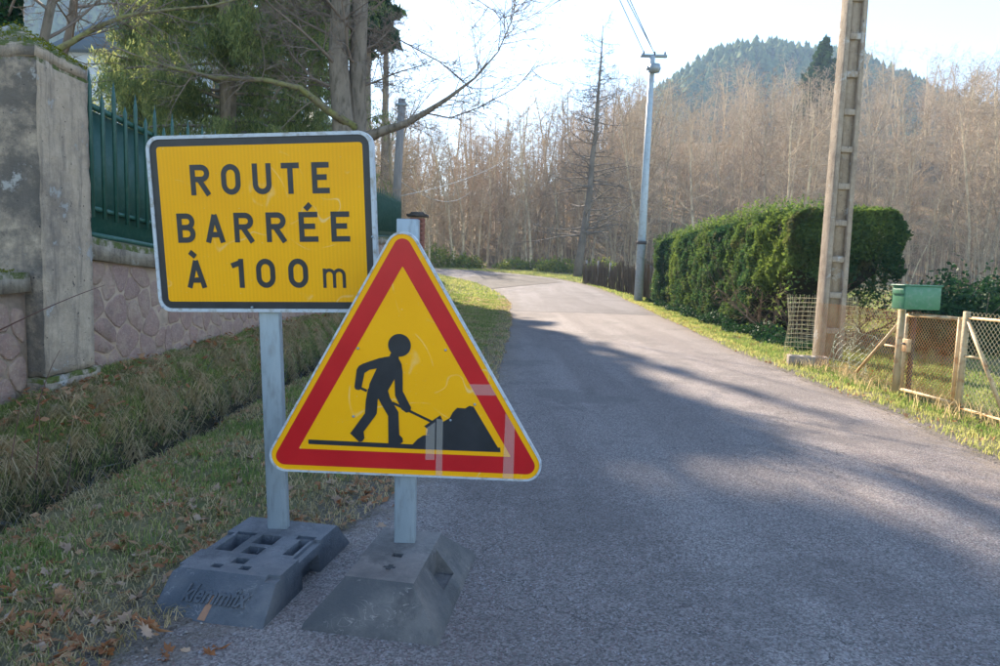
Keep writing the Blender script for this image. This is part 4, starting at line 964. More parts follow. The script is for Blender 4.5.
def glyph(ch, x, z, w, h, t):
    """stroke centre lines of a road-sign capital in the box x..x+w, z..z+h"""
    q = t / 2; x0, x1, z0, z1 = x + q, x + w - q, z + q, z + h - q; zm = z + h * .52; W_ = x1 - x0; out = []
    if ch in 'RB':
        out.append(([(x0, z), (x0, z + h)], False)); r = (z1 - zm) / 2
        out.append(([(x0, z1), (x1 - r * 1.05, z1)] + arc(x1 - r * 1.05, zm + r, r * 1.05, r, 90, -90)[1:] + [(x0, zm)], False))
        if ch == 'R': out.append(([(x0 + W_ * .42, zm), (x1 + q * .4, z)], False))
        else: r2 = (zm - z0) / 2; out.append(([(x0, zm), (x1 - r2, zm)] + arc(x1 - r2 * 1.0, z0 + r2, r2 * 1.05, r2, 90, -90)[1:] + [(x0, z0)], False))
    elif ch in 'O0':
        r = W_ / 2; rz_ = min(r * 1.1, (z1 - z0) / 2); c = (x0 + x1) / 2
        out.append((arc(c, z1 - rz_, r, rz_, 180, 0, 14) + arc(c, z0 + rz_, r, rz_, 0, -180, 14), True))
    elif ch == 'U': r = W_ / 2; out.append(([(x0, z + h), (x0, z0 + r)] + arc((x0 + x1) / 2, z0 + r, r, r, 180, 360, 14)[1:] + [(x1, z + h)], False))
    elif ch == 'T': out += [([(x, z1), (x + w, z1)], False), ([((x0 + x1) / 2, z), ((x0 + x1) / 2, z1)], False)]
    elif ch in 'EÉ':
        out += [([(x + w, z1), (x0, z1), (x0, z0), (x + w, z0)], False), ([(x0, zm), (x + w * .86, zm)], False)]
        if ch == 'É': out.append(([(x + w * .38, z + h * 1.08), (x + w * .66, z + h * 1.26)], False))
    elif ch in 'AÀ':
        c = x + w / 2; out += [([(x + q * .95, z), (c, z + h - q * .6)], False), ([(x + w - q * .95, z), (c, z + h - q * .6)], False), ([(x + w * .2, z + h * .27), (x + w * .8, z + h * .27)], False)]
        if ch == 'À': out.append(([(c - w * .26, z + h * 1.25), (c + w * .02, z + h * 1.08)], False))
    elif ch == '1': out += [([(x1, z), (x1, z + h)], False), ([(x1, z1 - q * .4), (x, z + h * .76)], False)]
    elif ch == 'm':
        r = W_ / 4; out.append(([(x0, z), (x0, z + h)], False))
        for k in (0, 1): out.append(([(x0 + k * 2 * r, z + h * .55)] + arc(x0 + r + 2 * r * k, z1 - r, r, r, 180, 0, 10) + [(x0 + 2 * r * (k + 1), z)], False))
    return out
def slant_post(name, p0, p1, w, d, m, parent, bevel=.004):
    v = []
    for p in (p0, p1):
        v += [(p[0] + a * w / 2, p[1] + b * d / 2, p[2]) for a, b in ((-1, -1), (1, -1), (1, 1), (-1, 1))]
    mb = MB(); mb.add(v, [[3, 2, 1, 0], [4, 5, 6, 7], [0, 1, 5, 4], [1, 2, 6, 5], [2, 3, 7, 6], [3, 0, 4, 7]]); return mb.build(name, m, parent, bevel=bevel)

# rectangular sign
sA = thing('road_sign', (-.876, 2.625, .10), 'yellow rectangular road sign reading ROUTE BARRÉE À 100 m on a grey steel post', 'sign')
pt = at(270, 315, 2.625); dx = (pt.x + .876) / (pt.z - .12)
slant_post('post', (-.876, 2.636, .035), (-.876 + dx * 1.5, 2.636, 1.60), .08, .04, M['galv'], sA)
W_, H_ = .888, .669
def panel_obj(mb, name, mats, root, loc, yaw, pit, rol, bevel=0):
    o = mb.build(name, mats, None, bevel=bevel); o.parent = root
    o.matrix_basis = Matrix.Translation(Vector(loc) - root.location) @ (Matrix.Rotation(yaw, 4, 'Z') @ Matrix.Rotation(pit, 4, 'X') @ Matrix.Rotation(rol, 4, 'Y')); ROOTLOC[o.name] = (0, 0, 0); return o
mb = MB(); mb.prism(round_rect(W_, H_, .05), 0.0, .022)
pA = panel_obj(mb, 'panel', M['galv'], sA, (-.9205, 2.574, 1.346), R(-6.16), R(3.48), R(-1.83))
mb = MB(); o_ = round_rect(W_ + .004, H_ + .004, .052); i_ = round_rect(W_ - .022, H_ - .022, .041)
ring(mb, o_, i_, -.006); ring(mb, o_, o_, .0)
k = len(o_); mb.add([(a, -.006, b) for a, b in o_] + [(a, .024, b) for a, b in o_], [[i, (i + 1) % k, k + (i + 1) % k, k + i] for i in range(k)])
mb.add([(a, -.006, b) for a, b in i_] + [(a, .001, b) for a, b in i_], [[i, (i + 1) % k, k + (i + 1) % k, k + i] for i in range(k)]); mb.build('rim', M['rim'], pA)
mb = MB(); ring(mb, round_rect(W_ - .021, H_ - .021, .041), round_rect(W_ - .076, H_ - .076, .013), -.0012); mb.build('border', M['black'], pA)
mb = MB(); sheet(mb, round_rect(W_ - .0755, H_ - .0755, .013), -.0011); mb.build('reflective_face', M['yellow'], pA)
rows = [('ROUTE', [.189, .329, .470, .599, .733], [.277, .416, .554, .678, .809], .160, .331, .0),
        ('BARRÉE', [.111, .240, .373, .518, .665, .807], [.193, .330, .461, .607, .749, .889], .432, .600, .0),
        ('À100m', [.138, .349, .460, .606, .761], [.230, .404, .547, .695, .862], .694, .862, .0)]
for word, us, ue, v0, v1, _ in rows:
    for j, (ch, a, b) in enumerate(zip(word, us, ue)):
        x = (a - .5) * W_; w = (b - a) * W_; zt, zb = (.5 - v0) * H_, (.5 - v1) * H_; h = zt - zb; t = .0205
        if ch == 'm': h *= .66; t = .0125
        mb = MB()
        for kk, (pts, cl) in enumerate(glyph(ch, x, zb, w, h, t)): strip(mb, pts, t, -.0022 - .0003 * kk, cl)
        mb.build('letter' if ch not in '10' else 'digit', M['black'], pA)
mb = MB()
for a, b in ((-.43, -.318), (-.06, -.318), (.433, -.05)): mb.tube([(a, -.0015, b), (a, -.009, b)], .0045, 8)
mb.build('rivets', M['galv'], pA)

# triangular sign
sB = thing('road_sign', (-.337, 2.445, .12), 'triangular yellow warning sign with red border and a black figure digging', 'sign')
pt = at(409, 219, 2.445)
slant_post('post', (-.337, 2.455, .04), (pt.x - .004, 2.455, pt.z), .08, .04, M['galv'], sB)
S = 1.104
mb = MB(); mb.prism(round_tri(S, .002, .06), .0, .018)
pB = panel_obj(mb, 'panel', M['galv'], sB, (-.3444, 2.392, .7478), R(-3.74), R(3.58), R(-.48))
mb = MB(); o_ = round_tri(S, 0, .06); i_ = round_tri(S, .007, .054); k = len(o_)
ring(mb, o_, i_, -.005); mb.add([(a, -.005, b) for a, b in o_] + [(a, .022, b) for a, b in o_], [[i, (i + 1) % k, k + (i + 1) % k, k + i] for i in range(k)])
mb.add([(a, -.005, b) for a, b in i_] + [(a, .001, b) for a, b in i_], [[i, (i + 1) % k, k + (i + 1) % k, k + i] for i in range(k)]); mb.build('rim', M['rim'], pB)
mb = MB(); sheet(mb, round_tri(S, .006, .054), -.0010); mb.build('reflective_face', M['yellow2'], pB)
mb = MB(); ring(mb, round_tri(S, .026, .032), round_tri(S, .090, .003), -.0020); mb.build('red_band', M['red'], pB)
AA = np.array([(402.3, 214, 1), (258.8, 469.9, 1), (553.2, 482.3, 1)]); hh = S * 3 ** .5 / 2
MX = np.linalg.solve(AA, np.array([(0, 2 * hh / 3), (-S / 2, -hh / 3), (S / 2, -hh / 3)]))
def pic(x, y): return tuple(np.array([300 + x / 4.44, 320 + y / 4.44, 1]) @ MX)
mb = MB()
c0 = pic(447, 94); r0 = .0415
sheet(mb, [(c0[0] + r0 * math.cos(R(a)), c0[1] + r0 * math.sin(R(a))) for a in range(0, 360, 12)], -.0032)
def pg(pts, y): sheet(mb, [pic(*p) for p in pts], y)
pg([(410, 128), (448, 128), (443, 155), (455, 180), (425, 248), (398, 298), (352, 338), (312, 300), (318, 265), (350, 195), (345, 160), (380, 146), (404, 143)], -.0030)          # neck and trunk
pg([(400, 144), (352, 196), (318, 202), (296, 216), (282, 286), (272, 294), (256, 290), (252, 278), (262, 200), (272, 184), (290, 174), (360, 150)], -.0034)                      # rear arm
pg([(443, 150), (457, 178), (462, 215), (463, 300), (500, 374), (497, 392), (480, 398), (458, 382), (430, 320), (427, 240), (418, 190)], -.0036)                                    # front arm
pg([(312, 285), (355, 320), (350, 400), (345, 410), (292, 485), (296, 515), (286, 530), (272, 532), (232, 492), (240, 482), (298, 400), (302, 340)], -.0038)                         # rear leg
pg([(352, 320), (398, 295), (408, 330), (445, 395), (450, 500), (464, 515), (466, 532), (455, 541), (402, 541), (400, 412), (368, 355)], -.0040)                                     # front leg
pg([(45, 521), (300, 534), (520, 545), (890, 560), (892, 581), (520, 566), (300, 555), (45, 542)], -.0028)                                                                           # ground bar
pg([(508, 545), (530, 520), (555, 503), (585, 500), (640, 440), (668, 424), (682, 396), (700, 377), (735, 380), (752, 368), (770, 372), (892, 580), (508, 562)], -.0031)              # heap
pg([(558, 460), (628, 410), (650, 470), (640, 500), (570, 500), (575, 475)], -.0033)                                                                                                  # shovel blade
strip(mb, [pic(278, 284), pic(306, 298)], .0095, -.0026); strip(mb, [pic(418, 352), pic(590, 440)], .0095, -.0027)
mb.build('pictogram', M['black'], pB)
m, nt, n, l, b = new_mat('clear_film'); tr = n.new('ShaderNodeBsdfTransparent'); ms = n.new('ShaderNodeMixShader'); ms.inputs[0].default_value = .27
b.inputs['Base Color'].default_value = (.75, .68, .60, 1); b.inputs['Roughness'].default_value = .4
l.new(tr.outputs[0], ms.inputs[1]); l.new(b.outputs[0], ms.inputs[2]); l.new(ms.outputs[0], n['Material Output'].inputs[0])
for k_, pts in enumerate(([(748, 270), (838, 272), (868, 322), (775, 320)], [(908, 400), (950, 468), (952, 700), (905, 700)], [(612, 425), (640, 430), (640, 690), (612, 690)], [(566, 470), (606, 440), (606, 615), (566, 615)])):
    mb = MB(); mb.add([(*(lambda q: (q[0], -.0046 - .0004 * k_, q[1]))(pic(*p)),) for p in pts], [[0, 1, 2, 3]]); mb.build('tape', m, pB)
mb = MB()
for q_ in ((268, 105), (645, 117), (247, 414), (672, 433), (775, 362)): a, b = pic(*q_); mb.tube([(a, -.001, b), (a, -.006, b)], .0045, 8)
mb.build('rivets', M['galv'], pB)

# ------------------------------------------------------------------ rubber bases
def boolean(mb, cut, name, mat_, parent, bevel, worn=None):
    o = bpy.data.objects.new(name, mb.mesh(name, mat_)); col.objects.link(o)
    c = bpy.data.objects.new('cutter', cut.mesh('cutter', mat_)); col.objects.link(c)
    bm = o.modifiers.new('b', 'BOOLEAN'); bm.object = c; bm.operation = 'DIFFERENCE'; bm.solver = 'EXACT'; bm.use_self = True
    dg = bpy.context.evaluated_depsgraph_get(); me = bpy.data.meshes.new_from_object(o.evaluated_get(dg))
    bpy.data.objects.remove(c); bpy.data.objects.remove(o)
    o = bpy.data.objects.new(name, me); col.objects.link(o); me.name = name
    o.parent = parent
    b = o.modifiers.new('bevel', 'BEVEL'); b.width = bevel; b.segments = 2; b.limit_method = 'ANGLE'; b.angle_limit = R(30); b.use_clamp_overlap = True
    if worn: me.materials.append(worn); b.material = 1
    ROOTLOC[o.name] = (0, 0, 0); return o
def frustum(mb, a0, a1, b0, b1, z0, A0, A1, B0, B1, z1):
    mb.add([(a0, b0, z0), (a1, b0, z0), (a1, b1, z0), (a0, b1, z0), (A0, B0, z1), (A1, B0, z1), (A1, B1, z1), (A0, B1, z1)], [[3, 2, 1, 0], [4, 5, 6, 7], [0, 1, 5, 4], [1, 2, 6, 5], [2, 3, 7, 6], [3, 0, 4, 7]])
def bx(mb, a0, a1, b0, b1, z0, z1): frustum(mb, a0, a1, b0, b1, z0, a0, a1, b0, b1, z1)
yawA = math.atan2(-.174, .985)
rA = thing('sign_base', (-1.152, 2.147, .006), 'bluish rubber ballast block with pockets, under the rectangular sign', 'sign base', rot=(0, 0, yawA))
mb = MB(); frustum(mb, 0, .41, 0, .72, 0, .012, .402, .115, .605, .122)
ct = MB()
bx(ct, .058, .130, .275, .425, .022, .2); bx(ct, .160, .246, .360, .444, .022, .2); bx(ct, .170, .238, .270, .334, .03, .2)
bx(ct, .180, .234, .187, .230, .04, .2); bx(ct, .128, .168, .140, .170, .07, .2); bx(ct, .236, .274, .145, .176, .07, .2)
bx(ct, .325, .366, .292, .432, .012, .2); bx(ct, .3665, .5, .285, .430, -.1, .0750); bx(ct, -.1, .035, .30, .42, -.1, .075)
bx(ct, -.1, .045, .268, .438, .109, .2); bx(ct, .3775, .6, .268, .448, .109, .2); bx(ct, .30, .3774, .433, .470, .1105, .2); bx(ct, -.1, .030, .1, .142, .1085, .2); bx(ct, .36, .6, .1, .135, .1085, .2); bx(ct, .052, .135, .426, .452, .108, .2)
body = boolean(mb, ct, 'block', M['rubber_blue'], rA, .0035, M['worn_blue'])
fc = bpy.data.curves.new('emboss', 'FONT'); fc.body = 'klemmfix'; fc.size = .098; fc.extrude = .0035; fc.offset = .0022; fc.shear = .28; fc.space_character = .98; fc.resolution_u = 3
fo = bpy.data.objects.new('emboss', fc); col.objects.link(fo); dg = bpy.context.evaluated_depsgraph_get(); me = bpy.data.meshes.new_from_object(fo.evaluated_get(dg)); bpy.data.objects.remove(fo)
me.materials.clear(); me.materials.append(M['rubber_blue']); lo_ = bpy.data.objects.new('embossed_lettering', me); col.objects.link(lo_); lo_.parent = rA
sl = math.atan2(.122, .115); xs_ = [v.co.x for v in me.vertices]; wd = max(xs_) - min(xs_)
lo_.matrix_basis = Matrix.Translation((.085, .0380, .0450)) @ Matrix.Rotation(sl, 4, 'X') @ Matrix.Diagonal((.245 / wd, .86, 1, 1))
mb = MB(); c_, s_ = math.cos(sl), math.sin(sl)
def onslope(a, t): return (a, t * c_ - .0008 * s_, t * s_ + .0008 * c_)
mb.add([onslope(.172, .006), onslope(.200, .004), onslope(.205, .05), onslope(.208, .085), onslope(.193, .088), onslope(.182, .05)], [[0, 1, 2, 3, 4, 5]]); mb.build('rust_streak', M['rust_streak'], rA, local=True)

yawB = math.atan2(-.172, .985)
rB = thing('sign_base', (-.6232, 2.0800, .0105), 'grey pyramid shaped rubber ballast block under the triangular warning sign', 'sign base', rot=(0, 0, yawB))
mb = MB()
mb.add([(0, 0, 0), (.465, 0, 0), (.44, .68, 0), (0, .70, 0), (.008, .006, .022), (.457, .006, .022), (.432, .672, .022), (.008, .69, .022), (.108, .088, .142), (.357, .088, .142), (.335, .53, .142), (.09, .53, .142), (.112, .094, .152), (.352, .094, .152), (.330, .525, .152), (.094, .525, .152)],
       [[3, 2, 1, 0]] + [[4 * k_ + i, 4 * k_ + (i + 1) % 4, 4 * k_ + 4 + (i + 1) % 4, 4 * k_ + 4 + i] for k_ in range(3) for i in range(4)] + [[12, 13, 14, 15]])
ct = MB(); bx(ct, .210, .250, .275, .306, .05, .3); bx(ct, .212, .256, .184, .198, .06, .3); bx(ct, .2245, .2435, .170, .1839, .06, .3); bx(ct, .2245, .2435, .1981, .212, .06, .3)
bx(ct, .345, .415, .25, .40, .045, .3); bx(ct, .03, .085, .2, .46, .05, .3)
frustum(ct, .12, .335, .018, .075, .0, .13, .325, .018, .0755, .001)
boolean(mb, ct, 'block', M['rubber_grey'], rB, .008, M['worn_grey'])

# ------------------------------------------------------------------ poles and wires
cp = thing('concrete_utility_pole', (4.88, 9.8, .02), 'tall tapering concrete utility pole with stepped recesses beside the gate', 'utility pole')
c0 = on_z(830, 364, .03); X0, Y0 = c0.x + .02, 9.6
ptop = at(849.6, 0, Y0)
kx = (ptop.x - X0) / (ptop.z)              # lean of the front left edge with height
HT = 11.0; w0, w1, d0, d1 = .335, .22, .25, .17
def pole_pt(u, a, b, z):                 # a: 0..1 across, b: 0..1 depth
    w = w0 + (w1 - w0) * z / HT; d = d0 + (d1 - d0) * z / HT
    return (X0 + kx * z + a * w, Y0 + b * d + .06 * z / HT, z)
def pole_piece(a0, a1, b0, b1, z0, z1, mb):
    v = [pole_pt(0, a, b, z) for z in (z0, z1) for a, b in ((a0, b0), (a1, b0), (a1, b1), (a0, b1))]
    mb.add(v, [[3, 2, 1, 0], [4, 5, 6, 7], [0, 1, 5, 4], [1, 2, 6, 5], [2, 3, 7, 6], [3, 0, 4, 7]])
for a0, a1 in ((0, .22), (.78, 1)):
    mb = MB(); pole_piece(a0, a1, 0, 1, -.3, HT, mb); mb.build('flange', M['pole_conc'], cp, bevel=.012)
mb = MB(); pole_piece(.22, .78, .24, .76, -.3, HT - .003, mb); mb.build('web', M['pole_conc'], cp)
z_ = .42
while z_ < HT - .3:
    mb = MB(); pole_piece(.225, .775, .03, .97, z_, z_ + .085, mb); mb.build('crossbar', M['pole_conc'], cp, bevel=.01); z_ += .515

wp0 = at(638, 302, 25); wp1 = at(652.5, 56, 25)
wp = thing('steel_utility_pole', (wp0.x, 25, tz(wp0.x, 25)), 'pale tapered steel utility pole with small crossarm at the far end of the hedge', 'utility pole')
mb = MB(); mb.tube([(wp0.x, 25, -.1), (wp0.x * .5 + wp1.x * .5, 25, wp1.z * .5), (wp1.x, 25, wp1.z)], [.17, .135, .10], 12); mb.build('shaft', M['wpole'], wp, smooth=True)
mb = MB(); mb.box((wp1.x + .05, 25, wp1.z), (.95, .12, .09)); mb.build('crossarm', M['galv'], wp)
for dx_ in (-.32, .08, .45):
    mb = MB(); mb.tube([(wp1.x + dx_, 25, wp1.z + .04), (wp1.x + dx_, 25, wp1.z + .16)], [.04, .025], 8); mb.build('insulator', M['cap_dark'], wp)
mb = MB(); mb.tube([(wp1.x + .05, 24.8, wp1.z - .36), (wp1.x + .05, 24.8, wp1.z - .62)], [.2, .2], 10); mb.box((wp1.x + .05, 24.95, wp1.z - .45), (.5, .15, .1)); mb.build('junction_box', M['galv'], wp)
mb = MB(); mb.tube([(wp0.x + .03, 25, 2.3), (wp0.x + .03, 25, 2.42)], [.19, .19], 12); mb.build('band', M['cap_dark'], wp)

gp1 = at(402, 99, 28); gp0 = at(396, 206, 28)
gp = thing('timber_utility_pole', (gp0.x - .1, 28, 1.7), 'grey leaning timber utility pole seen above the far end of the green fence', 'utility pole')
sl_ = (gp1 - gp0) / (gp1.z - gp0.z); b0 = gp0 - sl_ * (gp0.z - 1.5)
mb = MB(); mb.tube([tuple(b0), tuple(gp1)], [.20, .15], 10); mb.build('shaft', M['wood_pole'], gp, smooth=True)
mb = MB(); mb.box((gp1.x, 27.9, gp1.z - .25), (.5, .1, .1)); mb.build('bracket', M['galv'], gp)
def wire(a, b, sag, label, mat_, r=.012):
    P = [tuple(Vector(a).lerp(Vector(b), t) - Vector((0, 0, sag * 4 * t * (1 - t)))) for t in np.linspace(0, 1, 22)]
    mb = MB(); mb.tube(P, r, 4); o = mb.build('overhead_wire', mat_, None); tag(o, label, 'wire', 'overhead wires'); return o
for k_, (dx_, px_) in enumerate(((-.32, 597), (.08, 603), (.10, 609))):
    a = Vector((wp1.x + dx_, 25, wp1.z + .12 - .05 * k_)); c_ = at(px_, 0, 17.5); b_ = a + (c_ - a) * 3.4; b_.z = c_.z + .9
    wire(a, b_, .0, ['leftmost cable running up and left from the steel pole crossarm', 'middle cable running up from the steel pole crossarm', 'rightmost cable of the three from the steel pole crossarm'][k_], M['cable'], .014)
a = Vector((gp1.x, 27.9, gp1.z - .1)); c_ = at(560, 0, 20); wire(a, a + (c_ - a) * 2.6, .0, 'thin cable climbing right from the timber pole across the sky', M['cable'], .011)
wire(at(518, 1, 18), at(455, 60, 26), .1, 'short thin cable crossing the sky beside the bare tree twigs', M['cable'], .010)
wire(gp1 - Vector((0, 0, 3.9)), at(520, 150, 60), .5, 'upper pale cable from the timber pole towards the wood', M['cable_pale'], .016)
wire(gp1 - Vector((0, 0, 3.3)), at(470, 192, 55), .8, 'lower pale cable from the timber pole towards the wood', M['cable_pale'], .016)

# ------------------------------------------------------------------ hedge
def lumps(x, y, z, f):
    r0 = np.random.default_rng(int(f * 10)); o = 0
    for k in range(7):
        d = r0.normal(0, 1, 3); d /= np.linalg.norm(d); o = o + np.sin(f * (x * d[0] + y * d[1] + z * d[2]) * r0.uniform(.7, 1.5) + r0.uniform(0, 6.28))
    return o / 2.6
def hedge():
    root = thing('hedge', (6.0, 18, 0), 'long clipped dark green evergreen hedge along the right side of the road', 'hedge')
    r_ = np.random.default_rng(77)
    Y0_, Y1_ = 12.0, 25.6
    def face(y): return 5.02 + .045 * (y - 12) - .10 * np.sin(y * 1.9) * .5
    def width(y): return np.interp(y, [12, 13, 16, 25.6], [2.15, 2.15, 2.0, 1.7])
    def top(y): return np.interp(y, [12, 14, 18, 25.6], [2.50, 2.58, 2.55, 2.46])
    # core
    yy = np.linspace(Y0_ + .45, Y1_ - .2, 24); v = []
    for y in yy:
        f_, w, t = face(y) + .28, width(y) - .5, top(y) - .26; lowz = tz(6, y) - .1; lb = lowz if y > 14.6 else lowz + 1.1 * (14.6 - y) / 2.2 + .35
        v += [(f_ + .1, y, lb), (f_, y, (lb + t) / 2), (f_ + .25, y, t), (f_ + w - .25, y, t), (f_ + w, y, (lb + t) / 2), (f_ + w - .1, y, lb)]
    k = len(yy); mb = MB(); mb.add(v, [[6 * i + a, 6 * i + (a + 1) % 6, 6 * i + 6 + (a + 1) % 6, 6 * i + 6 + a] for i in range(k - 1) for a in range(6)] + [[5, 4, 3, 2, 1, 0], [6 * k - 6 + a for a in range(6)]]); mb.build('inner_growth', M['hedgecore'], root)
    # leaves on the shell
    n = 150000
    y = Y0_ + (Y1_ - Y0_) * r_.uniform(0, 1, n) ** 1.25; side = r_.uniform(0, 1, n)
    w, t, f_ = width(y), top(y), face(y); z0 = terrain(np.full(n, 6.), y)
    a = r_.uniform(0, 1, n)
    sx = np.where(side < .52, 0, np.where(side < .72, a, 1)); sz = np.where(side < .52, a, np.where(side < .72, 1, a))
    # end faces
    endm = r_.uniform(0, 1, n) < .17
    ex, ez = r_.uniform(0, 1, n), r_.uniform(0, 1, n)
    sx = np.where(endm, ex, sx); sz = np.where(endm, ez, sz); y = np.where(endm, Y0_ + .0 * y, y); w = np.where(endm, 2.15, w); t = np.where(endm, 2.50, t); f_ = np.where(endm, face(Y0_), f_)
    cx_ = f_ + sx * w; cz_ = z0 + sz * (t - z0)
    # round the shoulders
    e = 2.6; U = (sx - .5) * 2; V_ = (sz - .5) * 2; nr = (np.abs(U) ** (e * 1.6) + np.maximum(V_, 0) ** (e * 2.2)) ** (1 / (e * 1.9)); sc = 1 / np.maximum(nr, 1)
    lump = .03 * lumps(cx_, y, cz_, 1.6) + .045 * lumps(cx_, y, cz_, 4.2) + .05 * lumps(cx_, y, cz_, 11.)
    cx_ = f_ + w * (.5 + U * .5 * sc) + np.where(sx < .02, -1, np.where(sx > .98, 1, 0)) * (lump - .05)
    cz_ = z0 + (t - z0) * (.5 + V_ * .5 * sc) + np.where(sz > .98, lump * .7, 0) 
    yo = y + np.where(endm, -(lump + .25 * (1 - (2 * ex - 1) ** 2) * np.clip(ez * 2 - .4, 0, 1)) , 0)
    dep = np.abs(r_.normal(0, .10, n))
    cx_ += np.where(sx < .02, dep, 0) - np.where(sx > .98, dep, 0); cz_ -= np.where(sz > .98, dep, 0); yo += np.where(endm, dep, 0)
    # hollow, leafless foot at the near end
    zr = cz_ - z0; hollow = (zr < 1.22 + .22 * np.sin(cx_ * 4) - .50 * np.clip(yo - 12.3, 0, 3)) & (yo < 14.8)
    keep = ~(hollow & (r_.uniform(0, 1, n) > .05)); keep &= ~((zr < .25) & (r_.uniform(0, 1, n) < .6))
    keep &= ~((np.sin(yo * 3.1 + cz_ * 2.7) + np.sin(yo * 1.3 - cz_ * 4.1) > 1.35) & (r_.uniform(0, 1, n) < .7))
    P = np.stack([cx_, yo, cz_], 1)[keep]; m_ = len(P)
    tint = np.clip(.26 + .24 * lumps(P[:, 0], P[:, 1], P[:, 2], 2.3) + .12 * lumps(P[:, 0], P[:, 1], P[:, 2], 9.) + .45 * np.exp(-((P[:, 1] - 12.6) / 1.3) ** 2) * np.clip((6.2 - P[:, 0]), 0, 1) + r_.normal(0, .18, m_), 0, 1)  # near roadside corner tinted brighter, sunlight put into the leaf colour
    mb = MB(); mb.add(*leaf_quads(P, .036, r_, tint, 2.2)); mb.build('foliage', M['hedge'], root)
    # stray shoots on top
    s = MB()
    for k_ in range(700):
        y = r_.uniform(12, 25.3); x = face(y) + r_.uniform(0, 1.0); z = top(y) - .05; s.add(*leaf_quads(np.stack([x + r_.normal(0, .02, 7), np.full(7, y) + r_.normal(0, .02, 7), z + np.linspace(0, r_.uniform(.05, .28), 7)], 1), .035, r_, r_.uniform(.2, .9, 7), 2.0))
    s.build('shoots', M['hedge'], root)
    b = MB(); cfg = dict(seg=[5, 4, 2], curl=[.18, .22, .2], up=[.06, .04, 0], sides=[4, 3, 3], tip=.25, n=[7, 5], start=[.2, .2], ang=[(25, 60), (30, 60)], rr=[.6, .7], lr=[.5, .5], rmin=.005, mi=[0, 0, 0])
    for k_ in range(44):
        x = r_.uniform(5.3, 7.2); y = r_.uniform(12.5, 15.2); a = r_.uniform(0, 6.28)
        grow(b, r_, np.array([x, y + .3, .0]), np.array([math.cos(a) * .8, math.sin(a) * .8 - .35, .8]), r_.uniform(1.0, 1.6), .026, 0, cfg)
    b.build('branches', M['hedgebark'], root)
hedge()
# low ivy at the hedge foot
mb = MB(); n = 15000; y = FR.uniform(10.6, 24.5, n); x = 4.75 + .05 * (y - 12) + FR.uniform(0, .55, n) + .12 * np.sin(y * 3); h = .20 * np.exp(-((x - 5.1) / .3) ** 2) * (1 + .6 * np.sin(y * 2.1))
P = np.stack([x, y, terrain(x, y) + FR.uniform(.0, 1, n) * (h + .03)], 1); mb.add(*leaf_quads(P, .042, FR, FR.uniform(0, 1, n), 1.2)); tag(mb.build('ground_ivy', M['ivy']), 'low dark ivy creeping along the foot of the hedge', 'ivy', kind='stuff')
# dark shrubs behind the gate and mailbox
for i_, (x, y, rx, ry, h, lab) in enumerate([(7.9, 11.4, 1.0, .9, 1.25, 'dark ivy shrub right behind the green mailbox'), (9.6, 12.8, 1.2, .9, 1.15, 'low dark shrub to the right behind the garden gate'), (11.8, 15.0, 1.6, 1.1, 1.2, 'dark shrub at the right edge beyond the wire fence')]):
    bush('garden_shrub', (x, y, tz(x, y)), rx, ry, h, 6500, .055, M['ivy'], lab, 'shrub', 'shrubs behind the wire fence', seed=60 + i_)
for i_, (x, y) in enumerate([(13.0, 19.0), (16.5, 21.0), (20.5, 24.0)]):
    bush('brush_heap', (x, y, tz(x, y)), 2.0, 1.0, 1.2, 3800, .06, M['brush'], ['brown heap of brushwood behind the garden, nearest of three', 'brown brushwood heap in the middle of three behind the garden', 'farthest brown brushwood heap behind the garden'][i_], 'brushwood', 'brushwood heaps', seed=80 + i_)

# brushwood fence beyond the steel pole
bf = thing('brushwood_fence', (5.6, 31, .3), 'dark weathered brushwood fence along the verge beyond the steel pole', 'fence')
for j in range(9):
    mb = MB()
    for k_ in range(34):
        t = (j + (k_ + FR.uniform(0, 1)) / 34) / 9; y = 25.9 + t * 11; x = 5.75 - .05 * (y - 26) - .006 * (y - 26) ** 2; z = tz(x, y); h = 1.28 * (1 - .25 * t) + .12 * math.sin(t * 20) + FR.uniform(-.2, .2)
        mb.tube([(x + FR.normal(0, .05), y, z - .05), (x + FR.normal(0, .08), y + FR.normal(0, .05), z + h)], [.028, .016], 3, FR.uniform(0, 1), cap=False)
    mb.build('brush_panel', M['brush'], bf)
for j in range(6):
    y = 26 + j * 2.1; x = 5.78 - .05 * (y - 26) - .006 * (y - 26) ** 2; mb = MB(); mb.tube([(x, y, 0), (x, y, tz(x, y) + 1.3)], .05, 6); mb.build('post', M['wood_pole'], bf)

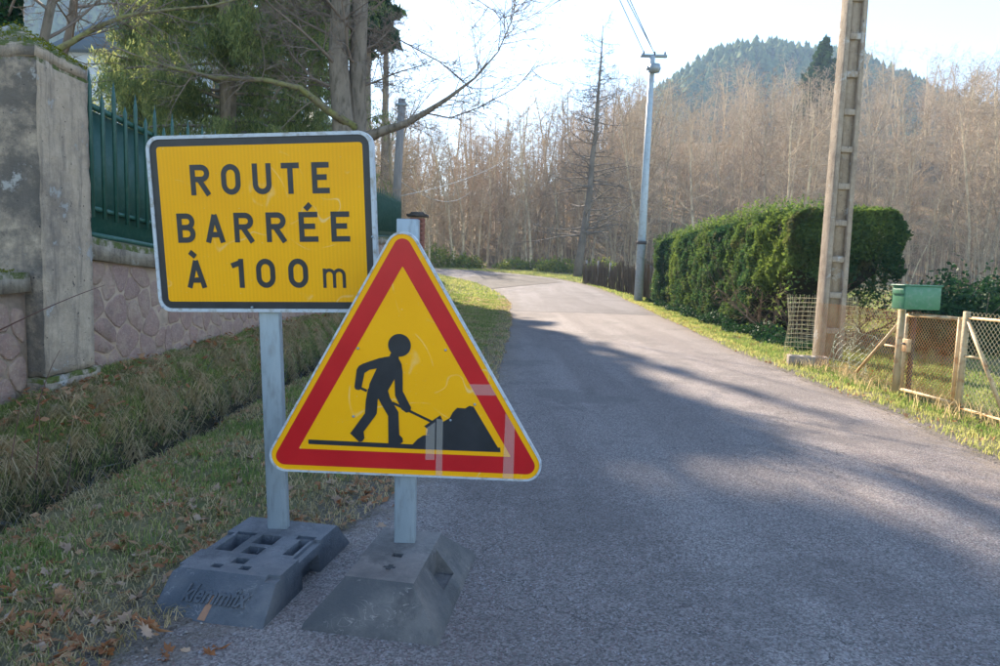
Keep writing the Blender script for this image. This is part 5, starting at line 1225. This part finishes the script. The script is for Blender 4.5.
# ------------------------------------------------------------------ wire fence, gate, mailbox, block
GX = 4.15
def gl(y): return tz(GX, y)
def net(mb, y0, y1, zb, zt, pitch, r=.0022, x=GX, asp=1.05, xf=None):
    """diamond mesh in the plane of the fence, clipped to a rectangle"""
    xf = xf or (lambda y, z: x); Ht = zt - zb; L = y1 - y0; sl = asp
    for s in (1, -1):
        k0 = -int(Ht / sl / pitch) - 1 if s == 1 else 0; n = int(L / pitch) + int(Ht / sl / pitch) + 2
        for k in range(-int(Ht / sl / pitch) - 1, int(L / pitch) + int(Ht / sl / pitch) + 2):
            ya = y0 + k * pitch; pa, pb = (ya, zb), (ya + s * Ht / sl, zt)
            t0, t1 = 0.0, 1.0; d = pb[0] - pa[0]
            for lim, sign in ((y0, 1), (y1, -1)):
                fa = sign * (pa[0] - lim); fb = sign * (pb[0] - lim)
                if fa < 0 and fb < 0: t0, t1 = 1, 0; break
                if fa < 0: t0 = max(t0, fa / (fa - fb))
                elif fb < 0: t1 = min(t1, fa / (fa - fb))
            if t1 - t0 < .02: continue
            pts = []
            for t in np.linspace(t0, t1, 4): yy_, zz_ = pa[0] + d * t, zb + Ht * t; pts.append((xf(yy_, zz_) + s * .002, yy_, zz_))
            mb.tube(pts, r, 3, cap=False)
gate = thing('garden_gate', (GX, 6.45, .05), 'small cream framed gate of rusty diamond mesh right of the mailbox', 'gate')
gy0, gy1 = 5.99, 6.80
for nm, a, b in (('frame_rail', (gy0, .885), (gy1, .865)), ('frame_rail', (gy0, .115), (gy1, .10)), ('frame_stile', (gy1, .09), (gy1, .875)), ('frame_stile', (gy0 + .03, .09), (gy0 + .03, .895))):
    mb = MB(); mb.tube([(GX, a[0], a[1]), (GX, b[0], b[1])], .017, 8); mb.build(nm, M['gatepaint'], gate)
mb = MB(); net(mb, gy0 + .02, gy1, .11, .90, .043, .0030, asp=1.0); tag(mb.build('wire_mesh', M['rusty'], gate), kind='stuff')
mb = MB(); mb.box((GX - .02, 6.74, .56), (.035, .10, .13)); lk = mb.build('lock_box', M['gatepaint'], gate, bevel=.004)
mb = MB(); mb.tube([(GX - .04, 6.74, .58), (GX - .075, 6.74, .58), (GX - .075, 6.68, .575)], .008, 6); mb.build('handle', M['cap_dark'], lk)
wf = thing('wire_fence', (GX, 6, .05), 'cream posted fence of rusty chain link beside the verge', 'fence')
def fpost(y, h, r=.027):
    mb = MB(); mb.tube([(GX, y, -.1), (GX, y, h)], r, 4); mb.build('post', M['gatepaint'], wf)
fpost(6.90, .915, .042); fpost(5.94, .955, .034); fpost(3.9, 1.0, .034); fpost(1.9, 1.0, .034)
mb = MB(); mb.tube([(GX, 6.90, .80), (GX + .01, 7.70, .14)], .017, 6); mb.build('brace', M['gatepaint'], wf)
mb = MB(); mb.tube([(GX, 7.15, .52), (GX, 6.92, .52)], .012, 6); mb.build('tie_bar', M['gatepaint'], wf)
mb = MB(); mb.tube([(GX, 5.92, .88), (GX + .01, 5.38, .10)], .017, 6); mb.build('brace', M['gatepaint'], wf)
mb = MB(); mb.tube([(GX, 5.92, .56), (GX, 5.74, .56)], .012, 6); mb.build('tie_bar', M['gatepaint'], wf)
mb = MB(); mb.tube([(GX, 1.9, .93), (GX, 5.92, .90)], .013, 6); mb.build('top_rail', M['gatepaint'], wf)
mb = MB(); mb.tube([(GX, 1.9, .10), (GX, 5.92, .09)], .013, 6); mb.build('bottom_rail', M['gatepaint'], wf)
mb = MB(); net(mb, 1.9, 5.93, .09, .955, .05, .0024); tag(mb.build('wire_mesh', M['wirepale'], wf), kind='stuff')
mb = MB(); net(mb, 6.93, 8.7, .10, .90, .05, .0024); tag(mb.build('wire_mesh', M['rusty'], wf), kind='stuff')
# curled netting behind the pole and the slumped green net
def roll(name, label, cx_, cy, r, h, n, mat_, tilt=0):
    mb = MB(); rr = .0035
    for k_ in range(int(h / .07)):
        z = .05 + k_ * .07; mb.tube([(cx_ + (r + .03 * math.sin(3 * a + k_ * .4)) * math.cos(a), cy + r * .7 * math.sin(a), z + .02 * math.sin(2 * a)) for a in np.linspace(0, 6.28, 22)], rr, 3, cap=False)
    for k_ in range(n):
        a = k_ * 6.28 / n; mb.tube([(cx_ + (r + .03 * math.sin(3 * a + z_ * 5)) * math.cos(a), cy + r * .7 * math.sin(a), z_) for z_ in np.linspace(.03, h, 8)], rr, 3, cap=False)
    o = mb.build(name, mat_, None); tag(o, label, 'wire netting', kind=None); return o
roll('wire_netting', 'loose roll of pale wire netting standing behind the concrete pole', 5.10, 10.6, .52, .95, 34, M['wirepale'])
mb = MB()
for k_ in range(15):
    t = k_ / 14; mb.tube([(4.32 + .25 * s + .04 * math.sin(5 * s + k_), 8.75 - .9 * t + .12 * math.sin(3 * s), .06 + .62 * s * (1 - .35 * t) + .05 * math.sin(4 * s + t * 3)) for s in np.linspace(0, 1, 7)], .0032, 3, cap=False)
for k_ in range(9):
    s = k_ / 8; mb.tube([(4.32 + .25 * s + .04 * math.sin(5 * s + t * 14), 8.75 - .9 * t + .12 * math.sin(3 * s), .06 + .62 * s * (1 - .35 * t) + .05 * math.sin(4 * s + t * 3)) for t in np.linspace(0, 1, 14)], .0032, 3, cap=False)
tag(mb.build('wire_netting', M['greenwire'], None), 'slumped pale green garden netting between the concrete pole and the gate post', 'wire netting')

mx = thing('mailbox', (4.18, 6.75, .92), 'dark green metal mailbox standing above the gate post', 'mailbox')
mb = MB(); mb.box((4.19, 6.75, 1.045), (.36, .22, .235)); mb.build('body', M['box_green'], mx, bevel=.008)
mb = MB(); mb.box((4.185, 6.75, 1.168), (.39, .245, .014)); mb.build('lid', M['box_green'], mx, bevel=.004)
mb = MB(); mb.box((4.005, 6.75, 1.105), (.014, .19, .05)); mb.build('flap', M['box_green'], mx, bevel=.003)
mb = MB(); mb.tube([(4.22, 6.80, -.1), (4.22, 6.80, .93)], .024, 6); mb.build('post', M['cap_dark'], mx)

cb = thing('concrete_block', (4.13, 9.05, .0), 'hollow grey concrete block lying on the grass at the foot of the concrete pole', 'block')
yaw = R(-14); rot = Matrix.Rotation(yaw, 3, 'Z')
mb = MB(); mb.box((0, 0, .07), (.50, .20, .135)); ct = MB()
for k_ in (-1, 0, 1): ct.box((k_ * .15, 0.0, .12), (.11, .13, .16))
ob = boolean(mb, ct, 'block', M['block'], cb, .006); ob.rotation_euler = (0, 0, yaw); ob.location = (.08, 0, tz(4.2, 9.0))

# ------------------------------------------------------------------ grass, straw, leaves
def blades(P, h, w, lean, r_, tint):
    n = len(P); a = r_.uniform(0, 2 * np.pi, n); b = r_.uniform(0, 2 * np.pi, n)
    sx, sy = np.cos(a) * w / 2, np.sin(a) * w / 2; lx, ly = (np.cos(b), np.sin(b)) if np.ndim(lean) == 1 or np.isscalar(lean) else (lean[0], lean[1])
    L = lean if np.isscalar(lean) or np.ndim(lean) == 1 else np.ones(n)
    V = np.empty((n, 5, 3))
    dx_, dy_ = lx * L * h, ly * L * h
    V[:, 0] = P + np.stack([-sx, -sy, 0 * sx - .01], 1); V[:, 1] = P + np.stack([sx, sy, 0 * sx - .01], 1)
    V[:, 2] = P + np.stack([sx * .75 + dx_ * .35, sy * .75 + dy_ * .35, h * .6], 1); V[:, 3] = P + np.stack([-sx * .75 + dx_ * .35, -sy * .75 + dy_ * .35, h * .6], 1)
    V[:, 4] = P + np.stack([dx_, dy_, h * np.sqrt(np.clip(1 - .5 * L * L, .1, 1))], 1)
    o = np.arange(n)[:, None] * 5
    return V.reshape(-1, 3), o + np.array([[0, 1, 2, 3]]), o + np.array([[3, 2, 4]]), np.repeat(tint, 5)
def add_blades(mb, *a):
    V, F4, F3, t = blades(*a); b = mb.n; mb.add(V, F4, t)
    mb.f.append(F3 + b); mb.m.append(np.zeros(len(F3), np.int32))
def scatter(n, x0, x1, y0, y1, pw=1.0):
    y = y0 + (y1 - y0) * FR.uniform(0, 1, n) ** pw; x = FR.uniform(x0, x1, n); return x, y
# left verge
mb = MB()
x, y = scatter(215000, -3.1, .6, 1.3, 26, 2.0); sd = road_sd(x, y)
dit = np.abs(x - ditch_x(y) + .04 * np.sin(y * 5)) < (.12 + .06 * np.sin(y * 3.3)) * (y < 11); patch = hash_n(x * 1.9 + 4, y * 1.9) + .5 * hash_n(x * 6, y * 6)
ok = (sd > .0) & (~dit) & (patch + FR.normal(0, .35, len(x)) > .12 + .5 * (sd < .3)); x, y, sd, patch = x[ok], y[ok], sd[ok], patch[ok]
z = terrain(x, y); n = len(x); h = FR.uniform(.010, .042, n) * (1 + .6 * np.clip(sd, 0, 1)) * np.clip(.8 + y * .03, .8, 1.4)
add_blades(mb, np.stack([x, y, z], 1), h, .0035 + .0007 * y, FR.uniform(.2, .95, n), FR, np.clip(.42 - .30 * patch + FR.normal(0, .32, n), 0, 1))
tag(mb.build('verge_grass', M['grass']), 'short patchy green grass on the left verge beside the signs', 'grass', kind='stuff')
mb = MB(); x, y = scatter(125000, -3.1, .6, 1.3, 24, 1.9); sd = road_sd(x, y); ok = (sd > -.03) & (np.abs(x - ditch_x(y)) > .12) & (hash_n(x * 1.9 + 4, y * 1.9) + FR.normal(0, .7, len(x)) < .55); x, y, sd = x[ok], y[ok], sd[ok]; n = len(x)
add_blades(mb, np.stack([x, y, terrain(x, y) + .006], 1), FR.uniform(.012, .05, n), .003 + .0006 * y, FR.uniform(1.2, 1.41, n), FR, FR.uniform(0, 1, n)); tag(mb.build('dead_grass', M['straw']), 'flattened straw coloured dead grass on the left verge', 'dead grass', kind='stuff')
# bank: long tangled dry tufts hanging over the ditch + greener top
mb = MB(); NT = 950; ty = 1.6 + 22 * FR.uniform(0, 1, NT) ** 1.5; tu = FR.uniform(.05, 1, NT) ** .8; tx = WX + .03 + (ditch_x(ty) - .15 - WX) * tu; tb = FR.normal(-.1, .8, NT); tl = FR.uniform(.4, 1.35, NT); tc = FR.uniform(.1, 1, NT); per = FR.integers(20, 85, NT)
idx = np.repeat(np.arange(NT), per); n = len(idx); sp_ = np.abs(FR.normal(0, .035, n)); aa = FR.uniform(0, 6.28, n); x = tx[idx] + sp_ * np.cos(aa); y = ty[idx] + sp_ * np.sin(aa) * 1.3; z = terrain(x, y)
b_ = np.where(FR.uniform(0, 1, n) < .3, aa, tb[idx] + FR.normal(0, .45, n)); h = FR.uniform(.045, .135, n) * tl[idx]
V, F4, F3, t = blades(np.stack([x, y, z], 1), h, .0042 + .0005 * y, (np.cos(b_), np.sin(b_)), FR, np.clip(tc[idx] * .8 + .25 + FR.normal(0, .22, n), 0, 1))
V = V.reshape(n, 5, 3); V[:, 4, 2] = z + h * FR.uniform(-.55, .75, n); V[:, 2:4, 2] = np.maximum(V[:, 2:4, 2] - (h * .08)[:, None], z[:, None] + .008); V = V.reshape(-1, 3)
mb.add(V, F4, t); mb.f.append(F3); mb.m.append(np.zeros(len(F3), np.int32))
tag(mb.build('bank_dry_grass', M['straw']), 'long dry tufts hanging over the ditch below the stone wall', 'dry grass', kind='stuff')
mb = MB(); n = 120000; y = 1.6 + 22 * FR.uniform(0, 1, n) ** 1.5; x = WX + .02 + (ditch_x(y) - .14 - WX) * FR.uniform(0, 1, n); ok = hash_n(x * 2.6 + 5, y * 2.2) + FR.normal(0, .4, n) > -.25; x, y = x[ok], y[ok]; n = len(x)
add_blades(mb, np.stack([x, y, terrain(x, y)], 1), FR.uniform(.015, .065, n), .004 + .0006 * y, FR.uniform(.3, .95, n), FR, FR.uniform(0, .7, n)); tag(mb.build('bank_green_grass', M['grass']), 'green grass and moss on the bank at the foot of the wall', 'grass', kind='stuff')
# right verge, lush in the sun
mb = MB(); x, y = scatter(150000, 3.3, 6.2, 2.0, 27, 1.55); sd = road_sd(x, y); lim = np.where(y > 11.8, 5.0 + .05 * (y - 12), 6.2); ok = (sd > .0) & (x < lim) & (FR.uniform(0, 1, len(x)) < np.clip(.35 + sd * 2.5, 0, 1)) & (hash_n(x * 3, y * 3) + FR.normal(0, .4, len(x)) > -.45)
x, y, sd = x[ok], y[ok], sd[ok]; n = len(x); add_blades(mb, np.stack([x, y, terrain(x, y)], 1), FR.uniform(.02, .065, n), .0045 + .0006 * y, FR.uniform(.2, .9, n), FR, np.clip(.25 + .35 * hash_n(x * 2, y * 2) + .4 * (sd < .3) + FR.normal(0, .22, n), 0, 1))
tag(mb.build('verge_grass', M['grass']), 'sunlit green grass strip between the road edge and the wire fence', 'grass', kind='stuff')
mb = MB(); n = 5200; y = FR.uniform(2.5, 9.6, n); x = GX + FR.normal(.05, .10, n) + .06 * np.sin(y * 4); ok = hash_n(x * 2, y * 5) + FR.normal(0, .4, n) > .1; x, y = x[ok], y[ok]; n = len(x)
add_blades(mb, np.stack([x, y, terrain(x, y)], 1), FR.uniform(.05, .24, n), .006, FR.uniform(.2, .9, n), FR, FR.uniform(.2, 1, n)); tag(mb.build('fence_weeds', M['straw']), 'dry weeds growing through the foot of the wire fence', 'weeds', kind='stuff')
mb = MB(); x, y = scatter(60000, 4.0, 26, 6.5, 36, 1.1); ok = (y > x * .9) & (road_sd(x, y) > .3); ok |= (y < 12) & (x > 4.2) & (x < 12); ok &= ~((y > 12) & (y < 26) & (x < 7.6)); x, y = x[ok], y[ok]; n = len(x)
add_blades(mb, np.stack([x, y, terrain(x, y)], 1), FR.uniform(.03, .10, n), .006 + .001 * y, FR.uniform(.2, .9, n), FR, np.clip(.3 + .3 * hash_n(x, y) + FR.normal(0, .2, n), 0, 1)); tag(mb.build('garden_grass', M['grass']), 'grass of the garden behind the gate and wire fence', 'grass', kind='stuff')
mb = MB(); x, y = scatter(60000, -12, 8, 26, 52, 1.0); sd = road_sd(x, y); ok = (sd > .1) & (sd < 3.5); x, y = x[ok], y[ok]; n = len(x)
add_blades(mb, np.stack([x, y, terrain(x, y)], 1), FR.uniform(.04, .12, n), .03, FR.uniform(.2, .9, n), FR, np.clip(.5 + .3 * hash_n(x, y) + FR.normal(0, .25, n), 0, 1)); tag(mb.build('far_verge_grass', M['grass']), 'pale grass along the far road edge at the bend', 'grass', kind='stuff')

# fallen leaves
def leaf_mesh(seed):
    r_ = np.random.default_rng(seed); k = 9; v = [(0, 0, 0)]
    for i in range(k * 2):
        a = i * math.pi / k; rr = .042 * (1.0 if i % 2 == 0 else .62) * r_.uniform(.8, 1.15) * (1.25 if abs(math.sin(a)) < .4 else 1); x_, y_ = rr * math.cos(a), rr * .75 * math.sin(a)
        v.append((x_, y_, .012 * math.sin(a * 2 + seed) + 5.5 * (y_ ** 2) + 2.5 * x_ * x_))
    v.append((-.085, .004, .012))
    f = [[0, 1 + i, 1 + (i + 1) % (2 * k)] for i in range(2 * k)] + [[1 + k, 0, 2 * k + 1]]
    mb = MB(); mb.add(v, f, r_.uniform(0, 1)); return mb
LM = [leaf_mesh(s).mesh('fallen_leaf', M['leafpale' if s % 3 == 0 else 'leaf']) for s in range(8)]
for me in LM:
    for pl in me.polygons: pl.use_smooth = True
spots = []
for (px_, py_) in [(355, 370), (170, 492), (95, 543), (25, 577), (38, 652), (118, 590), (62, 600), (140, 560), (205, 470), (212, 478), (225, 466), (238, 474), (250, 484), (190, 520), (196, 452), (330, 488), (318, 494), (344, 500), (365, 492), (300, 470), (352, 470)]: spots.append((px_, py_))
k_ = 0
while k_ < 330:
    a, b = FR.uniform(0, 400), FR.uniform(440, 660); spots.append((a, b)); k_ += 1
cnt = 0
for px_, py_ in spots:
    q_ = on_z(px_, py_, 0); x, y = q_.x, q_.y
    if x < -2.35 or float(road_sd(np.array([x]), np.array([y]))[0]) < -.35 or y > 6: continue
    if -1.2 < x < -.55 and 2.0 < y < 2.95: continue
    if -.68 < x < -.1 and 1.98 < y < 2.9: continue
    li = int(FR.integers(0, 8)); o = bpy.data.objects.new('fallen_leaf', LM[li]); col.objects.link(o); o.location = (x, y, tz(x, y) + .012 + (0.0 if float(road_sd(np.array([x]), np.array([y]))[0]) > 0 else .04))
    s = FR.uniform(.45, .95); o.scale = (s, s * FR.uniform(.6, 1), s); o.rotation_euler = (FR.normal(0, .35), FR.normal(0, .35), FR.uniform(0, 6.28)); where_ = 'on the asphalt edge near the sign bases' if float(road_sd(np.array([x]), np.array([y]))[0]) < 0 else ('in the grass beside the ditch' if x < -1.9 else ('in the grass behind the sign bases' if y > 2.95 else 'in the grass left of the bluish sign base'))
    tag(o, ('pale curled fallen leaf ' if li % 3 == 0 else 'rusty brown curled fallen leaf ') + where_, 'leaf', 'fallen leaves on the left verge'); cnt += 1
mb = MB(); n = 36000; y = 1.4 + 22 * FR.uniform(0, 1, n) ** 1.7; x = FR.uniform(-3.1, .5, n); sd = road_sd(x, y); ok = (sd > -.12) & (hash_n(x * 1.7 + 2, y * 1.7) + FR.normal(0, .5, n) > .1) ; x, y = x[ok], y[ok]; n = len(x)
r_ = FR; HR = FR.uniform(.2, 1, n); a = r_.uniform(0, 6.28, n); tl = r_.normal(0, .4, (n, 2)); s = r_.uniform(.006, .024, n) ** 1.0 * (1 + .5 * (x < ditch_x(y)))
V = []
for (u_, v_) in ((-1, 0), (0, -.6), (1, 0), (0, .6)): V.append(np.stack([x + s * (u_ * np.cos(a) - v_ * np.sin(a)), y + s * (u_ * np.sin(a) + v_ * np.cos(a)), terrain(x, y) + .018 + .075 * (x < ditch_x(y) - .15) * HR + s * (u_ * tl[:, 0] + v_ * tl[:, 1])], 1))
mb.add(np.stack(V, 1).reshape(-1, 3), np.arange(4 * n).reshape(n, 4), np.repeat(r_.uniform(0, 1, n), 4)); tag(mb.build('leaf_litter', M['leaf']), 'small crumbled brown leaves strewn over the left verge and bank', 'leaf litter', kind='stuff')
mb = MB(); n = 3500; y = 2 + 24 * FR.uniform(0, 1, n); x = FR.uniform(3.5, 5.6, n); sd = road_sd(x, y); ok = (sd > -.05) & (sd < 1.3) & (hash_n(x * 1.7 + 2, y * 1.7) + FR.normal(0, .5, n) > .0); x, y = x[ok], y[ok]; n = len(x)
P = np.stack([x, y, terrain(x, y) + .02], 1); mb.add(*leaf_quads(P, .03, FR, FR.uniform(0, 1, n), 1.3)); tag(mb.build('leaf_litter', M['leaf']), 'dry leaves gathered along the right verge and hedge foot', 'leaf litter', kind='stuff')
# frosted dead stems and brambles in the ditch
mb = MB()
for k_ in range(230):
    y = 2.4 + 9 * FR.uniform(0, 1) ** 1.4; x = ditch_x(y) + FR.normal(-.05, .12); z = tz(x, y); L = FR.uniform(.08, .26); a = FR.uniform(0, 6.28)
    mb.tube([(x, y, z), (x + .3 * L * math.cos(a), y + .3 * L * math.sin(a), z + .6 * L), (x + .9 * L * math.cos(a), y + .8 * L * math.sin(a), z + .75 * L)], [.0025, .002, .001], 3, FR.uniform(0, 1), cap=False)
m_f = simple('frosted_stem', (.24, .24, .23), (.16, .15, .13), 8, .8); tag(mb.build('dead_ditch_plants', m_f), 'pale frosted dead stems standing in the dark ditch', 'dead plants', kind='stuff')
m_br = simple('red_bramble_stem', (.14, .06, .05), (.20, .12, .09), 5, .7)
for (a, b, d_, e_) in (((20, 520), (30, 400), (60, 350), 3.9), ((40, 470), (0, 455), (-40, 430), 4.0), ((0, 330), (60, 300), (105, 285), 4.1), ((35, 480), (42, 430), (38, 400), 3.7), ((10, 470), (14, 440), (20, 405), 3.6), ((130, 460), (160, 400), (225, 340), 5.6), ((60, 510), (75, 470), (70, 440), 3.8)):
    P0, P1, P2 = (np.array(at(*q_, e_)) for q_ in (a, b, d_)); mb = MB(); mb.tube([tuple((1 - t) ** 2 * P0 + 2 * t * (1 - t) * P1 + t * t * P2) for t in np.linspace(0, 1, 9)], np.linspace(.005, .0015, 9), 4, cap=False)
    tag(mb.build('bramble_cane', m_br), 'thin reddish bramble cane arching over the bank near the pillar', 'bramble', 'bramble canes on the bank')
# grit and small stones on the road edge
mb = MB(); n = 1600; y = 1.2 + 9 * FR.uniform(0, 1, n) ** 1.5; s_ = FR.uniform(0, 1, n) < .6; x = np.where(s_, np.interp(y, LE[:70, 1], LE[:70, 0]) + np.abs(FR.normal(0, .18, n)), np.interp(y, RI[:70, 1], RI[:70, 0]) - np.abs(FR.normal(0, .12, n)))
s = FR.uniform(.002, .007, n); c = np.stack([x, y, E(y) + .009 + .012 * (1 - (2 * np.clip(np.abs(x - np.interp(y, LE[:70, 1], LE[:70, 0])) / 4.2, 0, 1) - 1) ** 2)], 1)
oc = np.array([(1, 0, 0), (-1, 0, 0), (0, 1, 0), (0, -1, 0), (0, 0, .7), (0, 0, -.7)]); V = c[:, None] + oc[None] * s[:, None, None] * FR.uniform(.6, 1.3, (n, 6, 1)); o_ = np.arange(n)[:, None, None] * 6
F = (o_ + np.array([[0, 2, 4], [2, 1, 4], [1, 3, 4], [3, 0, 4], [2, 0, 5], [1, 2, 5], [3, 1, 5], [0, 3, 5]])[None]).reshape(-1, 3); mb.add(V.reshape(-1, 3), F); tag(mb.build('grit', simple('grit_stone', (.22, .19, .18), (.34, .31, .29), 30, .9)), 'loose grit along the road edges', 'grit', kind='stuff')

# ------------------------------------------------------------------ air
hz = MB(); frustum(hz, -420, 480, -25, 470, -3, -420, 480, -25, 470, 148)
m = bpy.data.materials.new('haze_air'); m.use_nodes = True; nt = m.node_tree; nt.nodes.remove(nt.nodes['Principled BSDF'])
pv = nt.nodes.new('ShaderNodeVolumePrincipled'); pv.inputs['Color'].default_value = (.50, .72, 1.0, 1); pv.inputs['Density'].default_value = .0008; pv.inputs['Anisotropy'].default_value = .1
nt.links.new(pv.outputs[0], nt.nodes['Material Output'].inputs['Volume'])
ho = hz.build('haze', m); tag(ho, kind='stuff')
